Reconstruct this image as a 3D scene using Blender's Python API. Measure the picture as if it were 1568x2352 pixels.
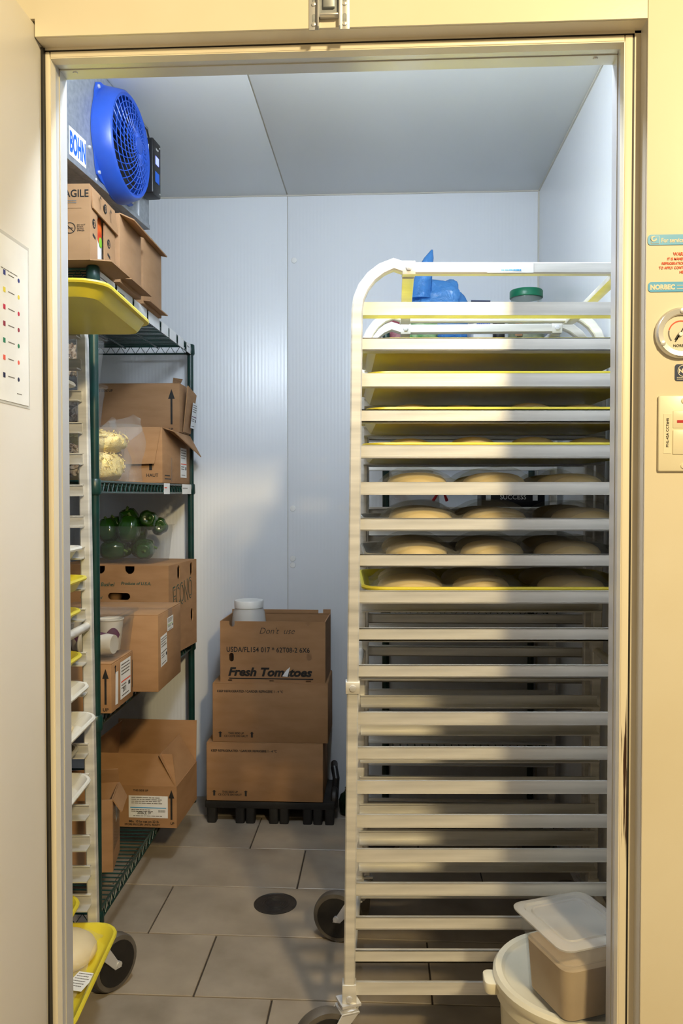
import bpy, bmesh, math, random
from mathutils import Vector, Matrix, Euler
random.seed(7)
for o in list(bpy.data.objects): bpy.data.objects.remove(o)
COL = bpy.context.scene.collection
R = math.radians
# ------------------------------------------------------------------ camera
F, CX, CY = 1898.0, 784.0, 1176.0
PITCH, YAW, CAMZ = R(1.27), R(3.07), 1.265
scene = bpy.context.scene
cd = bpy.data.cameras.new('camera'); cam = bpy.data.objects.new('camera', cd); COL.objects.link(cam)
cam.location = (0, 0, CAMZ); cam.rotation_euler = (R(90) - PITCH, 0, YAW)
cd.sensor_fit = 'VERTICAL'; cd.sensor_height = 24.0; cd.lens = 24.0 * F / 2352.0
cd.clip_start = 0.02
scene.camera = cam
# ------------------------------------------------------------------ light
scene.view_settings.view_transform = 'Standard'; scene.view_settings.look = 'None'
scene.view_settings.gamma = 1.0; scene.view_settings.use_curve_mapping = False
scene.view_settings.exposure = 0.0
w = bpy.data.worlds.new('world'); scene.world = w; w.use_nodes = True
bg = w.node_tree.nodes['Background']; bg.inputs[0].default_value = (1.0, 0.80, 0.52, 1); bg.inputs[1].default_value = 0.20
def lamp(name, kind, loc, energy, color, size):
    l = bpy.data.lights.new(name, kind); l.energy = energy; l.color = color
    if kind == 'AREA': l.shape = 'DISK'; l.size = size
    else: l.shadow_soft_size = size
    o = bpy.data.objects.new(name, l); COL.objects.link(o); o.location = loc; return o
lamp('kitchen_lamp_offscreen', 'POINT', (1.06, -1.0, 2.78), 375, (1.0, 0.79, 0.43), 0.12)
lamp('cooler_lamp_over_door_offscreen', 'POINT', (-0.12, 1.62, 2.33), 33, (0.80, 0.89, 1.0), 0.07)
# ------------------------------------------------------------------ pixel -> place
def ray(px, py):
    a = (px - CX) / F; b = -(py - CY) / F
    c, s = math.cos(PITCH), math.sin(PITCH)
    y, z = c + s * b, -s + c * b
    c, s = math.cos(YAW), math.sin(YAW)
    return Vector((c * a - s * y, s * a + c * y, z))
CAM = Vector((0, 0, CAMZ))
def PY(px, py, Y): d = ray(px, py); return CAM + d * (Y / d.y)
def PZ(px, py, Z): d = ray(px, py); return CAM + d * ((Z - CAMZ) / d.z)
def PX(px, py, X): d = ray(px, py); return CAM + d * (X / d.x)
# ------------------------------------------------------------------ materials
def lin(c): c /= 255.0; return c / 12.92 if c <= .04045 else ((c + .055) / 1.055) ** 2.4
def rgb(r, g, b): return (lin(r), lin(g), lin(b), 1)
MATS = {}
def mat(name, col, rough=.5, metal=0, noise=None, spec=.5, bump=None, emit=None, wave=None, coat=0, trans=0):
    m = bpy.data.materials.new(name); m.use_nodes = True; nt = m.node_tree; N = nt.nodes; L = nt.links
    p = N['Principled BSDF']; p.inputs['Base Color'].default_value = col
    p.inputs['Roughness'].default_value = rough; p.inputs['Metallic'].default_value = metal
    p.inputs['Specular IOR Level'].default_value = spec; p.inputs['Coat Weight'].default_value = coat
    if trans: p.inputs['Transmission Weight'].default_value = trans
    tc = N.new('ShaderNodeTexCoord')
    if noise:
        col2, scale, lo, hi = noise[:4]
        n = N.new('ShaderNodeTexNoise'); n.inputs['Scale'].default_value = scale; n.inputs['Detail'].default_value = 6
        mp = N.new('ShaderNodeMapping'); mp.inputs['Scale'].default_value = noise[4] if len(noise) > 4 else (1, 1, 1)
        L.new(tc.outputs['Object'], mp.inputs[0]); L.new(mp.outputs[0], n.inputs['Vector'])
        r = N.new('ShaderNodeValToRGB'); r.color_ramp.elements[0].position = lo; r.color_ramp.elements[1].position = hi
        r.color_ramp.elements[0].color = col; r.color_ramp.elements[1].color = col2
        L.new(n.outputs['Fac'], r.inputs[0]); L.new(r.outputs[0], p.inputs['Base Color'])
    if bump:
        scale, strength = bump[:2]
        n = N.new('ShaderNodeTexNoise'); n.inputs['Scale'].default_value = scale; n.inputs['Detail'].default_value = 4
        mp = N.new('ShaderNodeMapping'); mp.inputs['Scale'].default_value = bump[2] if len(bump) > 2 else (1, 1, 1)
        L.new(tc.outputs['Object'], mp.inputs[0]); L.new(mp.outputs[0], n.inputs['Vector'])
        b = N.new('ShaderNodeBump'); b.inputs['Strength'].default_value = strength; b.inputs['Distance'].default_value = .002
        L.new(n.outputs['Fac'], b.inputs['Height']); L.new(b.outputs[0], p.inputs['Normal'])
    if wave:
        scale, strength, axis = wave
        n = N.new('ShaderNodeTexWave'); n.bands_direction = axis; n.wave_profile = 'SIN'
        n.inputs['Scale'].default_value = scale; n.inputs['Distortion'].default_value = .15
        b = N.new('ShaderNodeBump'); b.inputs['Strength'].default_value = strength; b.inputs['Distance'].default_value = .0015
        L.new(tc.outputs['Object'], n.inputs['Vector']); L.new(n.outputs['Fac'], b.inputs['Height']); L.new(b.outputs[0], p.inputs['Normal'])
    if emit: p.inputs['Emission Color'].default_value = emit[0]; p.inputs['Emission Strength'].default_value = emit[1]
    MATS[name] = m; return m
def clear(name, tint, fac, rough=.12, body=(.8, .8, .8, 1), bump=None):
    m = bpy.data.materials.new(name); m.use_nodes = True; nt = m.node_tree; N = nt.nodes; L = nt.links
    p = N['Principled BSDF']; p.inputs['Base Color'].default_value = body; p.inputs['Roughness'].default_value = rough
    t = N.new('ShaderNodeBsdfTransparent'); t.inputs[0].default_value = tint
    mx = N.new('ShaderNodeMixShader'); mx.inputs[0].default_value = fac
    L.new(t.outputs[0], mx.inputs[1]); L.new(p.outputs[0], mx.inputs[2]); L.new(mx.outputs[0], N['Material Output'].inputs[0])
    if bump:
        tc = N.new('ShaderNodeTexCoord'); n = N.new('ShaderNodeTexNoise'); n.inputs['Scale'].default_value = bump[0]; n.inputs['Detail'].default_value = 3
        n.inputs['Distortion'].default_value = 1.5
        b = N.new('ShaderNodeBump'); b.inputs['Strength'].default_value = bump[1]; b.inputs['Distance'].default_value = .01
        L.new(tc.outputs['Object'], n.inputs['Vector']); L.new(n.outputs['Fac'], b.inputs['Height']); L.new(b.outputs[0], p.inputs['Normal'])
    MATS[name] = m; return m
mat('beige', rgb(238, 229, 208), .26, noise=(rgb(232, 221, 196), 3, .4, .7), bump=(180, .03))
mat('doorskin', rgb(232, 226, 216), .36, noise=(rgb(226, 220, 208), 3, .4, .7), bump=(160, .03))
mat('frame_pvc', rgb(236, 226, 204), .35, noise=(rgb(222, 210, 186), 6, .45, .75, (1, 1, .3)))
mat('reveal_grey', rgb(200, 196, 188), .3)
mat('black_rubber', rgb(22, 20, 18), .55, noise=(rgb(34, 30, 26), 20, .4, .6))
mat('steel', rgb(214, 214, 216), .32, .45, bump=(60, .05, (1, 1, .05)))
mat('galv', rgb(170, 174, 178), .45, .55, noise=(rgb(150, 155, 160), 60, .35, .65))
mat('alu', rgb(234, 231, 224), .38, .35, noise=(rgb(190, 188, 182), 9, .35, .7, (.3, 1, 4)), bump=(90, .05, (.1, 1, 3)))
mat('panel_white', rgb(226, 229, 232), .30, wave=(22, .16, 'X'))
mat('panel_white_y', rgb(226, 229, 232), .30, wave=(22, .16, 'Y'))
mat('panel_ceiling', rgb(224, 227, 229), .38, wave=(9, .06, 'X'))
mat('seam', rgb(196, 192, 180), .6)
mat('tile', rgb(166, 153, 135), .36, noise=(rgb(136, 124, 108), 5, .35, .72), bump=(40, .06))
mat('tile2', rgb(160, 148, 132), .36, noise=(rgb(131, 120, 105), 7, .35, .72), bump=(40, .06))
mat('grout', rgb(48, 42, 36), .8, noise=(rgb(66, 56, 46), 30, .4, .6))
mat('drain', rgb(38, 34, 30), .55, noise=(rgb(52, 46, 40), 30, .4, .6))
mat('green_epoxy', rgb(14, 54, 48), .35, noise=(rgb(10, 44, 40), 20, .4, .6))
mat('card', rgb(169, 130, 93), .8, noise=(rgb(157, 119, 83), 9, .35, .7, (1, 1, 4)), spec=.2, bump=(220, .05, (1, 1, .1)))
mat('card_dark', rgb(168, 128, 90), .8, noise=(rgb(156, 117, 80), 8, .35, .7, (1, 1, 3)), spec=.2, bump=(220, .05, (1, 1, .1)))
mat('card_pale', rgb(171, 133, 97), .8, noise=(rgb(159, 122, 87), 7, .35, .7, (1, 1, 3)), spec=.2, bump=(220, .05, (1, 1, .1)))
mat('card_cut', rgb(128, 94, 62), .9, noise=(rgb(110, 80, 52), 60, .4, .6))
mat('ink', rgb(26, 24, 24), .6, noise=(rgb(38, 36, 34), 40, .4, .6))
mat('ink_green', rgb(30, 74, 66), .6, noise=(rgb(40, 84, 74), 40, .4, .6))
mat('ink_red', rgb(232, 92, 60), .6, noise=(rgb(222, 84, 54), 30, .4, .6))
mat('ink_grey', rgb(110, 104, 100), .6, noise=(rgb(120, 116, 110), 30, .4, .6))
mat('paper', rgb(236, 236, 234), .6, noise=(rgb(228, 228, 226), 12, .4, .6))
mat('paper_warm', rgb(232, 224, 206), .6, noise=(rgb(224, 216, 198), 12, .4, .6))
mat('teal', rgb(52, 164, 224), .4, noise=(rgb(46, 156, 216), 12, .4, .6))
mat('navy', rgb(24, 44, 84), .4, noise=(rgb(20, 38, 76), 12, .4, .6))
mat('ivory', rgb(240, 232, 206), .3, noise=(rgb(236, 227, 200), 12, .4, .6))
mat('blue_plastic', rgb(38, 82, 184), .36, noise=(rgb(34, 76, 174), 8, .4, .6))
mat('blue_ink', rgb(30, 100, 214), .5, noise=(rgb(26, 92, 204), 12, .4, .6))
mat('black_plastic', rgb(20, 20, 22), .4, noise=(rgb(28, 28, 30), 20, .4, .6))
mat('dolly_plastic', rgb(24, 23, 22), .6, noise=(rgb(32, 30, 28), 20, .4, .6))
mat('dark_inside', rgb(22, 20, 18), .7, noise=(rgb(32, 28, 24), 20, .4, .6))
mat('yellow_tray', rgb(222, 206, 62), .38, noise=(rgb(212, 194, 52), 5, .4, .7), bump=(60, .04))
mat('white_tray', rgb(230, 228, 220), .38, noise=(rgb(222, 219, 208), 5, .4, .7))
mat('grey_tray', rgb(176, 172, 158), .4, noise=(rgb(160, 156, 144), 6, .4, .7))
mat('dough', rgb(236, 217, 172), .5, noise=(rgb(228, 207, 160), 14, .35, .7), bump=(30, .08))
mat('dough_pale', rgb(236, 217, 172), .5, noise=(rgb(228, 207, 160), 14, .35, .7), bump=(30, .08))
clear('film', (.97, .97, .95, 1), .16, .10, (.7, .7, .68, 1), bump=(38, .5))
clear('clear_plastic', (.965, .97, .975, 1), .09, .08, (.34, .35, .36, 1))
clear('cloudy_plastic', (.92, .92, .90, 1), .55, .25, (.82, .81, .78, 1))
clear('milky_plastic', (.92, .91, .88, 1), .30, .3, (.78, .76, .72, 1))
clear('blue_bag', (.45, .68, .95, 1), .55, .25, rgb(88, 160, 228), bump=(30, .8))
clear('clear_bag', (.96, .965, .97, 1), .12, .12, (.5, .51, .52, 1), bump=(28, .7))
clear('white_bag', (.9, .9, .9, 1), .6, .3, (.8, .8, .8, 1), bump=(28, .7))
clear('glass', (.95, .97, .96, 1), .14, .05, (.7, .75, .74, 1))
mat('cheese', rgb(240, 222, 156), .55, noise=(rgb(226, 194, 108), 190, .40, .66, (1, 1, 2.2)), bump=(190, 1.0))
mat('mushroom', rgb(206, 190, 172), .6, noise=(rgb(120, 92, 72), 60, .48, .62))
mat('mushroom_dark', rgb(110, 84, 66), .6, noise=(rgb(80, 60, 48), 60, .4, .6))
mat('pepper', rgb(34, 78, 16), .18, noise=(rgb(22, 56, 12), 9, .35, .7), coat=.3)
mat('stem', rgb(92, 124, 50), .5, noise=(rgb(72, 100, 40), 20, .4, .6))
mat('white_plastic', rgb(232, 232, 228), .4, noise=(rgb(224, 224, 220), 10, .4, .6))
mat('bucket', rgb(226, 220, 200), .35, noise=(rgb(218, 212, 190), 6, .4, .6))
mat('powder', rgb(206, 182, 150), .8, noise=(rgb(190, 164, 132), 10, .4, .7))
mat('green_lid', rgb(18, 120, 84), .35, noise=(rgb(14, 110, 76), 10, .4, .6))
mat('pickles', rgb(150, 148, 52), .35, noise=(rgb(110, 116, 34), 40, .4, .62))
mat('purple', rgb(104, 40, 84), .5, noise=(rgb(96, 36, 78), 12, .4, .6))
mat('cup', rgb(226, 218, 204), .5, noise=(rgb(220, 211, 196), 12, .4, .6))
mat('orange', rgb(226, 110, 40), .5, noise=(rgb(196, 60, 30), 22, .4, .6))
mat('red', rgb(200, 30, 40), .45, noise=(rgb(190, 26, 36), 12, .4, .6))
mat('lime', rgb(140, 196, 60), .5, noise=(rgb(130, 186, 54), 12, .4, .6))
mat('screen', rgb(120, 130, 250), .4, emit=(rgb(120, 130, 255), 2.2))
mat('wheel_grey', rgb(96, 90, 82), .5, noise=(rgb(84, 78, 70), 20, .4, .6))
mat('dark_green_glass', rgb(22, 34, 22), .15, noise=(rgb(28, 42, 26), 10, .4, .6))
mat('produce_red', rgb(130, 40, 56), .5, noise=(rgb(170, 120, 120), 30, .45, .6))
mat('produce_green', rgb(96, 150, 90), .5, noise=(rgb(150, 180, 130), 30, .45, .6))
for nm, c in (('sw_blue', (44, 50, 130)), ('sw_yellow', (226, 208, 60)), ('sw_red', (200, 40, 70)), ('sw_maroon', (150, 44, 66)),
              ('sw_green', (36, 130, 92)), ('sw_orange', (232, 96, 76)), ('sw_navy', (26, 28, 70))):
    mat(nm, rgb(*c), .5, noise=(rgb(*[max(0, x - 8) for x in c]), 20, .4, .6))
# dirty jamb: rust-black streaks with their own shape along the frame edge
def stained():
    m = mat('frame_stained', rgb(236, 226, 204), .4); N = m.node_tree.nodes; L = m.node_tree.links
    tc = N.new('ShaderNodeTexCoord'); mp = N.new('ShaderNodeMapping'); mp.inputs['Scale'].default_value = (420, 10, 7)
    n = N.new('ShaderNodeTexNoise'); n.inputs['Scale'].default_value = 1; n.inputs['Detail'].default_value = 7
    sx = N.new('ShaderNodeSeparateXYZ'); L.new(tc.outputs['Object'], sx.inputs[0])
    r = N.new('ShaderNodeMapRange'); r.inputs[1].default_value = .54; r.inputs[2].default_value = .70; r.inputs[3].default_value = 0; r.inputs[4].default_value = 1
    r2 = N.new('ShaderNodeMapRange'); r2.inputs[1].default_value = 1.04; r2.inputs[2].default_value = .86; r2.inputs[3].default_value = 0; r2.inputs[4].default_value = 1
    L.new(sx.outputs[2], r.inputs[0]); L.new(sx.outputs[2], r2.inputs[0])
    mu = N.new('ShaderNodeMath'); mu.operation = 'MULTIPLY'; L.new(r.outputs[0], mu.inputs[0]); L.new(r2.outputs[0], mu.inputs[1])
    L.new(tc.outputs['Object'], mp.inputs[0]); L.new(mp.outputs[0], n.inputs['Vector'])
    r3 = N.new('ShaderNodeMapRange'); r3.inputs[1].default_value = .3885; r3.inputs[2].default_value = .3985; r3.inputs[3].default_value = .70; r3.inputs[4].default_value = 1.12
    L.new(sx.outputs[0], r3.inputs[0]); m3 = N.new('ShaderNodeMath'); m3.operation = 'MULTIPLY'; L.new(mu.outputs[0], m3.inputs[0]); L.new(r3.outputs[0], m3.inputs[1]); mu = m3
    m2 = N.new('ShaderNodeMath'); m2.operation = 'MULTIPLY'; L.new(mu.outputs[0], m2.inputs[0]); L.new(n.outputs['Fac'], m2.inputs[1])
    cr = N.new('ShaderNodeValToRGB'); cr.color_ramp.elements[0].position = .40; cr.color_ramp.elements[1].position = .47
    cr.color_ramp.elements[0].color = rgb(236, 226, 204); cr.color_ramp.elements[1].color = rgb(60, 36, 22)
    L.new(m2.outputs[0], cr.inputs[0]); L.new(cr.outputs[0], N['Principled BSDF'].inputs['Base Color'])
stained()
# ------------------------------------------------------------------ mesh helpers
class MB:
    def __init__(s): s.v = []; s.f = []
    def add(s, vs, fs):
        b = len(s.v); s.v += [tuple(v) for v in vs]; s.f += [[b + i for i in f] for f in fs]; return s
    def box(s, x0, x1, y0, y1, z0, z1):
        return s.add([(x, y, z) for z in (z0, z1) for y in (y0, y1) for x in (x0, x1)],
                     [(0, 2, 3, 1), (4, 5, 7, 6), (0, 1, 5, 4), (2, 6, 7, 3), (0, 4, 6, 2), (1, 3, 7, 5)])
    def obox(s, c, size, M=None):
        m = MB().box(-size[0] / 2, size[0] / 2, -size[1] / 2, size[1] / 2, -size[2] / 2, size[2] / 2)
        M = M or Matrix.Identity(3); c = Vector(c)
        return s.add([c + M @ Vector(v) for v in m.v], m.f)
    def hexa(s, p):  # 8 points: bottom loop 0-3, top loop 4-7
        return s.add(p, [(3, 2, 1, 0), (4, 5, 6, 7), (0, 1, 5, 4), (1, 2, 6, 5), (2, 3, 7, 6), (3, 0, 4, 7)])
    def plate(s, q, t):  # quad q with thickness t along its normal
        q = [Vector(a) for a in q]; n = (q[1] - q[0]).cross(q[3] - q[0]).normalized() * t
        return s.hexa([a - n for a in q] + q)
    def tube(s, pts, r, n=8, sec=None, up=None, closed=False):
        pts = [Vector(p) for p in pts]; k = len(pts); loops = []; prev = None
        for i, p in enumerate(pts):
            if closed: t = pts[(i + 1) % k] - pts[i - 1]
            else: t = pts[min(i + 1, k - 1)] - pts[max(i - 1, 0)]
            t.normalize()
            if up is not None: u = Vector(up); u = (u - t * u.dot(t)).normalized()
            else:
                u = prev if prev is not None else (Vector((0, 0, 1)) if abs(t.z) < .9 else Vector((1, 0, 0)))
                u = (u - t * u.dot(t)).normalized(); prev = u
            b = t.cross(u); rr = r[i] if isinstance(r, (list, tuple)) else r
            if sec: loops.append([p + u * a * 1 + b * c for a, c in sec])
            else: loops.append([p + (u * math.cos(2 * math.pi * j / n) + b * math.sin(2 * math.pi * j / n)) * rr for j in range(n)])
        return s.loft(loops, not closed, not closed, closed)
    def loft(s, loops, cap0=True, cap1=True, closed=False):
        n = len(loops[0]); vs = [v for l in loops for v in l]; fs = []
        m = len(loops)
        for i in range(m if closed else m - 1):
            a, b = i * n, ((i + 1) % m) * n
            for j in range(n): k = (j + 1) % n; fs.append((a + j, a + k, b + k, b + j))
        if cap0: fs.append(tuple(reversed(range(n))))
        if cap1: fs.append(tuple((m - 1) * n + j for j in range(n)))
        return s.add(vs, fs)
    def lathe(s, prof, n=24, c=(0, 0, 0), M=None, cap0=True, cap1=True):
        c = Vector(c); M = M or Matrix.Identity(3)
        return s.loft([[c + M @ Vector((r * math.cos(2 * math.pi * j / n), r * math.sin(2 * math.pi * j / n), z)) for j in range(n)] for r, z in prof], cap0, cap1)
    def grid(s, fn, nu, nv):
        vs = [fn(i / nu, j / nv) for j in range(nv + 1) for i in range(nu + 1)]
        return s.add(vs, [(j * (nu + 1) + i, j * (nu + 1) + i + 1, (j + 1) * (nu + 1) + i + 1, (j + 1) * (nu + 1) + i) for j in range(nv) for i in range(nu)])
    def mesh(s, name, bevel=0, seg=2, smooth=35):
        me = bpy.data.meshes.new(name); me.from_pydata(s.v, [], s.f); me.update()
        bm = bmesh.new(); bm.from_mesh(me)
        bmesh.ops.recalc_face_normals(bm, faces=bm.faces)
        if bevel: bmesh.ops.bevel(bm, geom=[e for e in bm.edges if len(e.link_faces) == 2 and e.calc_face_angle(0) > .5], offset=bevel, segments=seg, affect='EDGES', profile=.5)
        bm.to_mesh(me); bm.free()
        if smooth:
            for p in me.polygons: p.use_smooth = True
            me.set_sharp_from_angle(angle=R(smooth))
        return me
    def build(s, name, m, parent=None, bevel=0, seg=2, smooth=35, kind=None):
        return link(name, s.mesh(name, bevel, seg, smooth), m, parent, kind)
def link(name, me, m=None, parent=None, kind=None):
    o = bpy.data.objects.new(name, me); COL.objects.link(o)
    if m and not me.materials: me.materials.append(MATS[m])
    if parent: o.parent = parent
    if kind: o['kind'] = kind
    return o
def box(name, b, m, parent=None, bevel=0, kind=None, seg=2): return MB().box(*b).build(name, m, parent, bevel, seg, 35, kind)
def tag(o, label, cat, group=None):
    o['label'] = label; o['category'] = cat
    if group: o['group'] = group
    return o
def thing(name, label, cat, loc=(0, 0, 0), rz=0, group=None):
    o = bpy.data.objects.new(name, None); COL.objects.link(o); o.location = loc; o.rotation_euler = (0, 0, rz)
    o.empty_display_size = .05
    return tag(o, label, cat, group)
def struct(o): o['kind'] = 'structure'; return o
def rr(wd, dp, r, z, n=5, c=(0, 0)):
    r = min(r, wd / 2 - 1e-4, dp / 2 - 1e-4); out = []
    for cx, cy, a0 in ((wd / 2 - r, dp / 2 - r, 0), (-wd / 2 + r, dp / 2 - r, 90), (-wd / 2 + r, -dp / 2 + r, 180), (wd / 2 - r, -dp / 2 + r, 270)):
        for k in range(n + 1): a = R(a0 + 90 * k / n); out.append((c[0] + cx + r * math.cos(a), c[1] + cy + r * math.sin(a), z))
    return out
def rotm(ax, deg): return Matrix.Rotation(R(deg), 3, ax)
_tc = {}
def text_mesh(txt, size, align, bold, shear, spacing):
    key = (txt, size, align, bold, shear, spacing)
    if key in _tc: return _tc[key]
    c = bpy.data.curves.new('t', 'FONT'); c.body = txt; c.size = size; c.align_x = align; c.offset = bold; c.shear = shear; c.space_character = spacing
    c.resolution_u = 3; c.extrude = .0001
    o = bpy.data.objects.new('t', c); COL.objects.link(o); bpy.context.view_layer.update()
    me = bpy.data.meshes.new_from_object(o); bpy.data.objects.remove(o); bpy.data.curves.remove(c)
    me.materials.clear(); me.name = 'lettering'; _tc[key] = me; return me
def face(size, side):
    x, y, z = size
    return {'front': ((-x / 2, -y / 2, 0), (1, 0, 0), (0, 0, 1)), 'right': ((x / 2, -y / 2, 0), (0, 1, 0), (0, 0, 1)),
            'left': ((-x / 2, y / 2, 0), (0, -1, 0), (0, 0, 1)), 'top': ((-x / 2, -y / 2, z), (1, 0, 0), (0, 1, 0))}[side]
def fmat(fr, u, v, off=.0004, ang=0):
    o, U, V = (Vector(a) for a in fr); N = U.cross(V)
    M = Matrix((U, V, N)).transposed().to_4x4(); M.translation = o + U * u + V * v + N * off
    return M @ Matrix.Rotation(R(ang), 4, 'Z')
def text(parent, fr, u, v, txt, size, m='ink', align='LEFT', bold=0, shear=0, spacing=1, ang=0, sx=1, off=.0006, name='lettering'):
    me = text_mesh(txt, size, align, bold, shear, spacing)
    if me.materials and me.materials[0] is not MATS[m]: me = me.copy(); me.materials.clear()
    o = link(name, me, m, parent); o.matrix_local = fmat(fr, u, v, off, ang) @ Matrix.Diagonal((sx, 1, 1, 1)); return o
def decal(parent, fr, u, v, wd, ht, m, name='sticker', ang=0, off=.0003, t=.0004, poly=None, bevel=0):
    b = MB()
    if poly: b.loft([[(x, y, 0) for x, y in poly], [(x, y, t) for x, y in poly]])
    else: b.box(-wd / 2, wd / 2, -ht / 2, ht / 2, 0, t)
    o = b.build(name, m, parent, 0, 2, 0); o.matrix_local = fmat(fr, u, v, off, ang); return o
def lines(parent, fr, u, v, wd, rows, m='ink_grey', h=.0022, gap=.005, off=.0012, seed=1, name='small_print', ang=0):
    rn = random.Random(seed); b = MB()
    for k in range(rows):
        x = 0
        while x < wd * (.75 + .25 * rn.random()):
            l = wd * (.05 + .12 * rn.random()); b.box(x, min(x + l, wd), -k * gap - h, -k * gap, 0, .0002); x += l + wd * .02
    o = b.build(name, m, parent, 0, 2, 0); o.matrix_local = fmat(fr, u, v, off, ang); return o
ARROW = [(-.18, -.5), (.18, -.5), (.18, .22), (.5, .22), (0, .5), (-.5, .22), (-.18, .22)]
def arrow(parent, fr, u, v, wd, ht, m='ink', thin=1):
    b = MB(); P = [(x * wd * (thin if abs(x) < .2 else 1), y * ht) for x, y in ARROW]
    b.add([(x, y, 0) for x, y in P], [(0, 1, 2, 6), (3, 4, 5)])
    o = b.build('printed_arrow', m, parent, 0, 2, 0); o.matrix_local = fmat(fr, u, v, .0008); return o
def ring_mark(parent, fr, u, v, r0, r1, m='ink', name='printed_ring'):
    b = MB(); n = 28; vs = [(rr_ * math.cos(2 * math.pi * j / n), rr_ * math.sin(2 * math.pi * j / n), 0) for rr_ in (r0, r1) for j in range(n)]
    b.add(vs, [(j, (j + 1) % n, n + (j + 1) % n, n + j) for j in range(n)])
    o = b.build(name, m, parent, 0, 2, 0); o.matrix_local = fmat(fr, u, v, .0008); return o

# ================================================================== SETTING
XL, XR, YB, ZC = -1.52, 0.615, 3.39, 2.485
YO, YF, YI = 1.35, 1.38, 1.45           # outer skin, frame face, inner skin of the door wall
# floor: grout bed with single tiles laid in third bond
floor = struct(box('floor', (-2.2, 2.2, -2.0, 3.6, -.06, -.006), 'grout'))
TL, TW, G = .6, .29, .0022
tm = [MB().box(G, TL - G, G, TW - G, -.008, 0).mesh('tile', .0015, 1) for _ in range(2)]
tm[0].materials.append(MATS['tile']); tm[1].materials.append(MATS['tile2'])
for k in range(-6, 10):
    y1 = 2.9 - (k + 1) * TW
    if y1 - TW > 3.39 or y1 < .2: continue
    x0 = -.683 + (k % 3) * .2
    for j in range(-3, 4):
        x = x0 + j * TL
        if x > .75 or x + TL < -1.65 or y1 - TW > 3.4: continue
        o = link('tile', tm[(j + k) % 2], None, floor); o.location = (x, y1 - TW, 0)
# ceiling and back wall panels meet at the same joint
XJ = PY(660, 700, YB).x
ceil = struct(box('ceiling', (XL - .1, XR + .1, YO + .02, YB + .1, ZC + .004, ZC + .12), 'seam'))
for a, b in ((XL, XJ - .0025), (XJ + .0025, XR)):
    box('panel', (a, b, YI, YB + .01, ZC, ZC + .02), 'panel_ceiling', ceil, .001)
wb = struct(box('wall_back', (XL - .1, XR + .1, YB + .006, YB + .1, -.05, ZC + .1), 'seam'))
for a, b in ((XL, XJ - .0015), (XJ + .0015, XR)):
    box('panel', (a, b, YB, YB + .02, 0, ZC), 'panel_white', wb, .001)
wl = struct(box('wall_left', (XL - .1, XL - .006, YO + .02, YB + .1, -.05, ZC + .1), 'seam'))
wr = struct(box('wall_right', (XR + .006, XR + .1, YO + .02, YB + .1, -.05, ZC + .1), 'seam'))
box('panel', (XL - .02, XL, YI, YB, 0, ZC), 'panel_white_y', wl)
box('panel', (XR, XR + .02, YI, YB, 0, ZC), 'panel_white_y', wr)
# little sealant corner beads
bead = MB()
bead.box(XR - .006, XR + .002, YB - .006, YB + .002, 0, ZC); bead.box(XL, XR, YB - .005, YB + .002, ZC - .005, ZC + .002)
bead.box(XR - .005, XR + .002, YI, YB, ZC - .005, ZC + .002)
struct(bead.build('trim_1', 'seam'))
# cap screws / plugs left on the panels
for px, py in ((675, 598), (672, 1168), (672, 1283), (672, 1298)):
    p = PY(px, py, YB - .001)
    o = MB().lathe([(.012, 0), (.011, .002), (.004, .003)], 14, p, rotm('X', 90)).build('panel_plug', 'white_plastic', wb)
# front wall with the doorway
XO0, XO1 = -.566, .3865                 # clear opening
ZO = PY(784, 150, 1.425).z + .003
wf = struct(box('wall_front', (XO1 + .028, XR + .1, YO + .004, YI, -.02, 3.2), 'seam'))
ZD = ZO + .042
MB().box(XL - .1, XO0 - .008, YF, YI, -.02, ZD + .004).box(XL - .1, XO0 - .008, YO + .004, YI, ZD + .004, 3.2).box(XO0 - .008, XO1 + .028, YO + .004, YI, ZO + .025, 3.2).build('wall_core', 'seam', wf)
zr = ZO + .0165                        # header recess
box('panel', (XO1 + .0262, 2.6, YO - .004, YO + .006, 0, 3.2), 'beige', wf, .0008)
MB().box(XO0 - .0105, XO1 + .0252, YO - .004, YO + .006, zr + .0005, 3.2).box(XO0 - .45, XO0 - .0105, YO - .004, YO + .006, ZD + .004, 3.2).build('panel', 'beige', wf)
box('panel', (-2.6, XO0 - .451, YO - .004, YO + .006, 0, 3.2), 'beige', wf, .0008)
box('panel', (XO0 - .45, XO0 - .12, YO - .004, YO + .006, 0, ZD + .003), 'beige', wf)
box('panel', (XL, XO0 - .02, YI - .004, YI + .002, 0, ZC), 'panel_white', wf)
box('panel', (XO1 + .02, XR, YI - .004, YI + .002, 0, ZC), 'panel_white', wf)
box('panel', (XO0 - .02, XO1 + .02, YI - .004, YI + .002, ZO + .02, ZC), 'panel_white', wf)
# recess lining behind the wall skin
t2 = struct(box('trim_2', (XO1 + .0155, XO1 + .0262, YF, YF + .05, 0, zr), 'frame_pvc'))
box('recess_side', (XO1 + .0255, XO1 + .0285, YO, YF + .02, 0, zr + .003), 'reveal_grey', t2)
box('recess_soffit', (XO0 - .0105, XO1 + .0285, YO, YF + .02, zr, zr + .003), 'frame_pvc', t2)
box('recess_back', (XO0 - .01, XO1 + .0262, YF, YF + .05, ZO + .0125, zr), 'frame_pvc', t2)
# black gasket line
t3 = struct(box('trim_3', (XO1 + .0125, XO1 + .0158, YF + .001, YF + .04, 0, ZO + .0128), 'black_rubber'))
box('gasket', (XO0 - .0115, XO1 + .0158, YF + .001, YF + .04, ZO + .0098, ZO + .0128), 'black_rubber', t3)
box('gasket', (XO0 - .0115, XO0 - .008, YF - .01, YF + .04, 0, ZO + .0128), 'black_rubber', t3)
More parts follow.
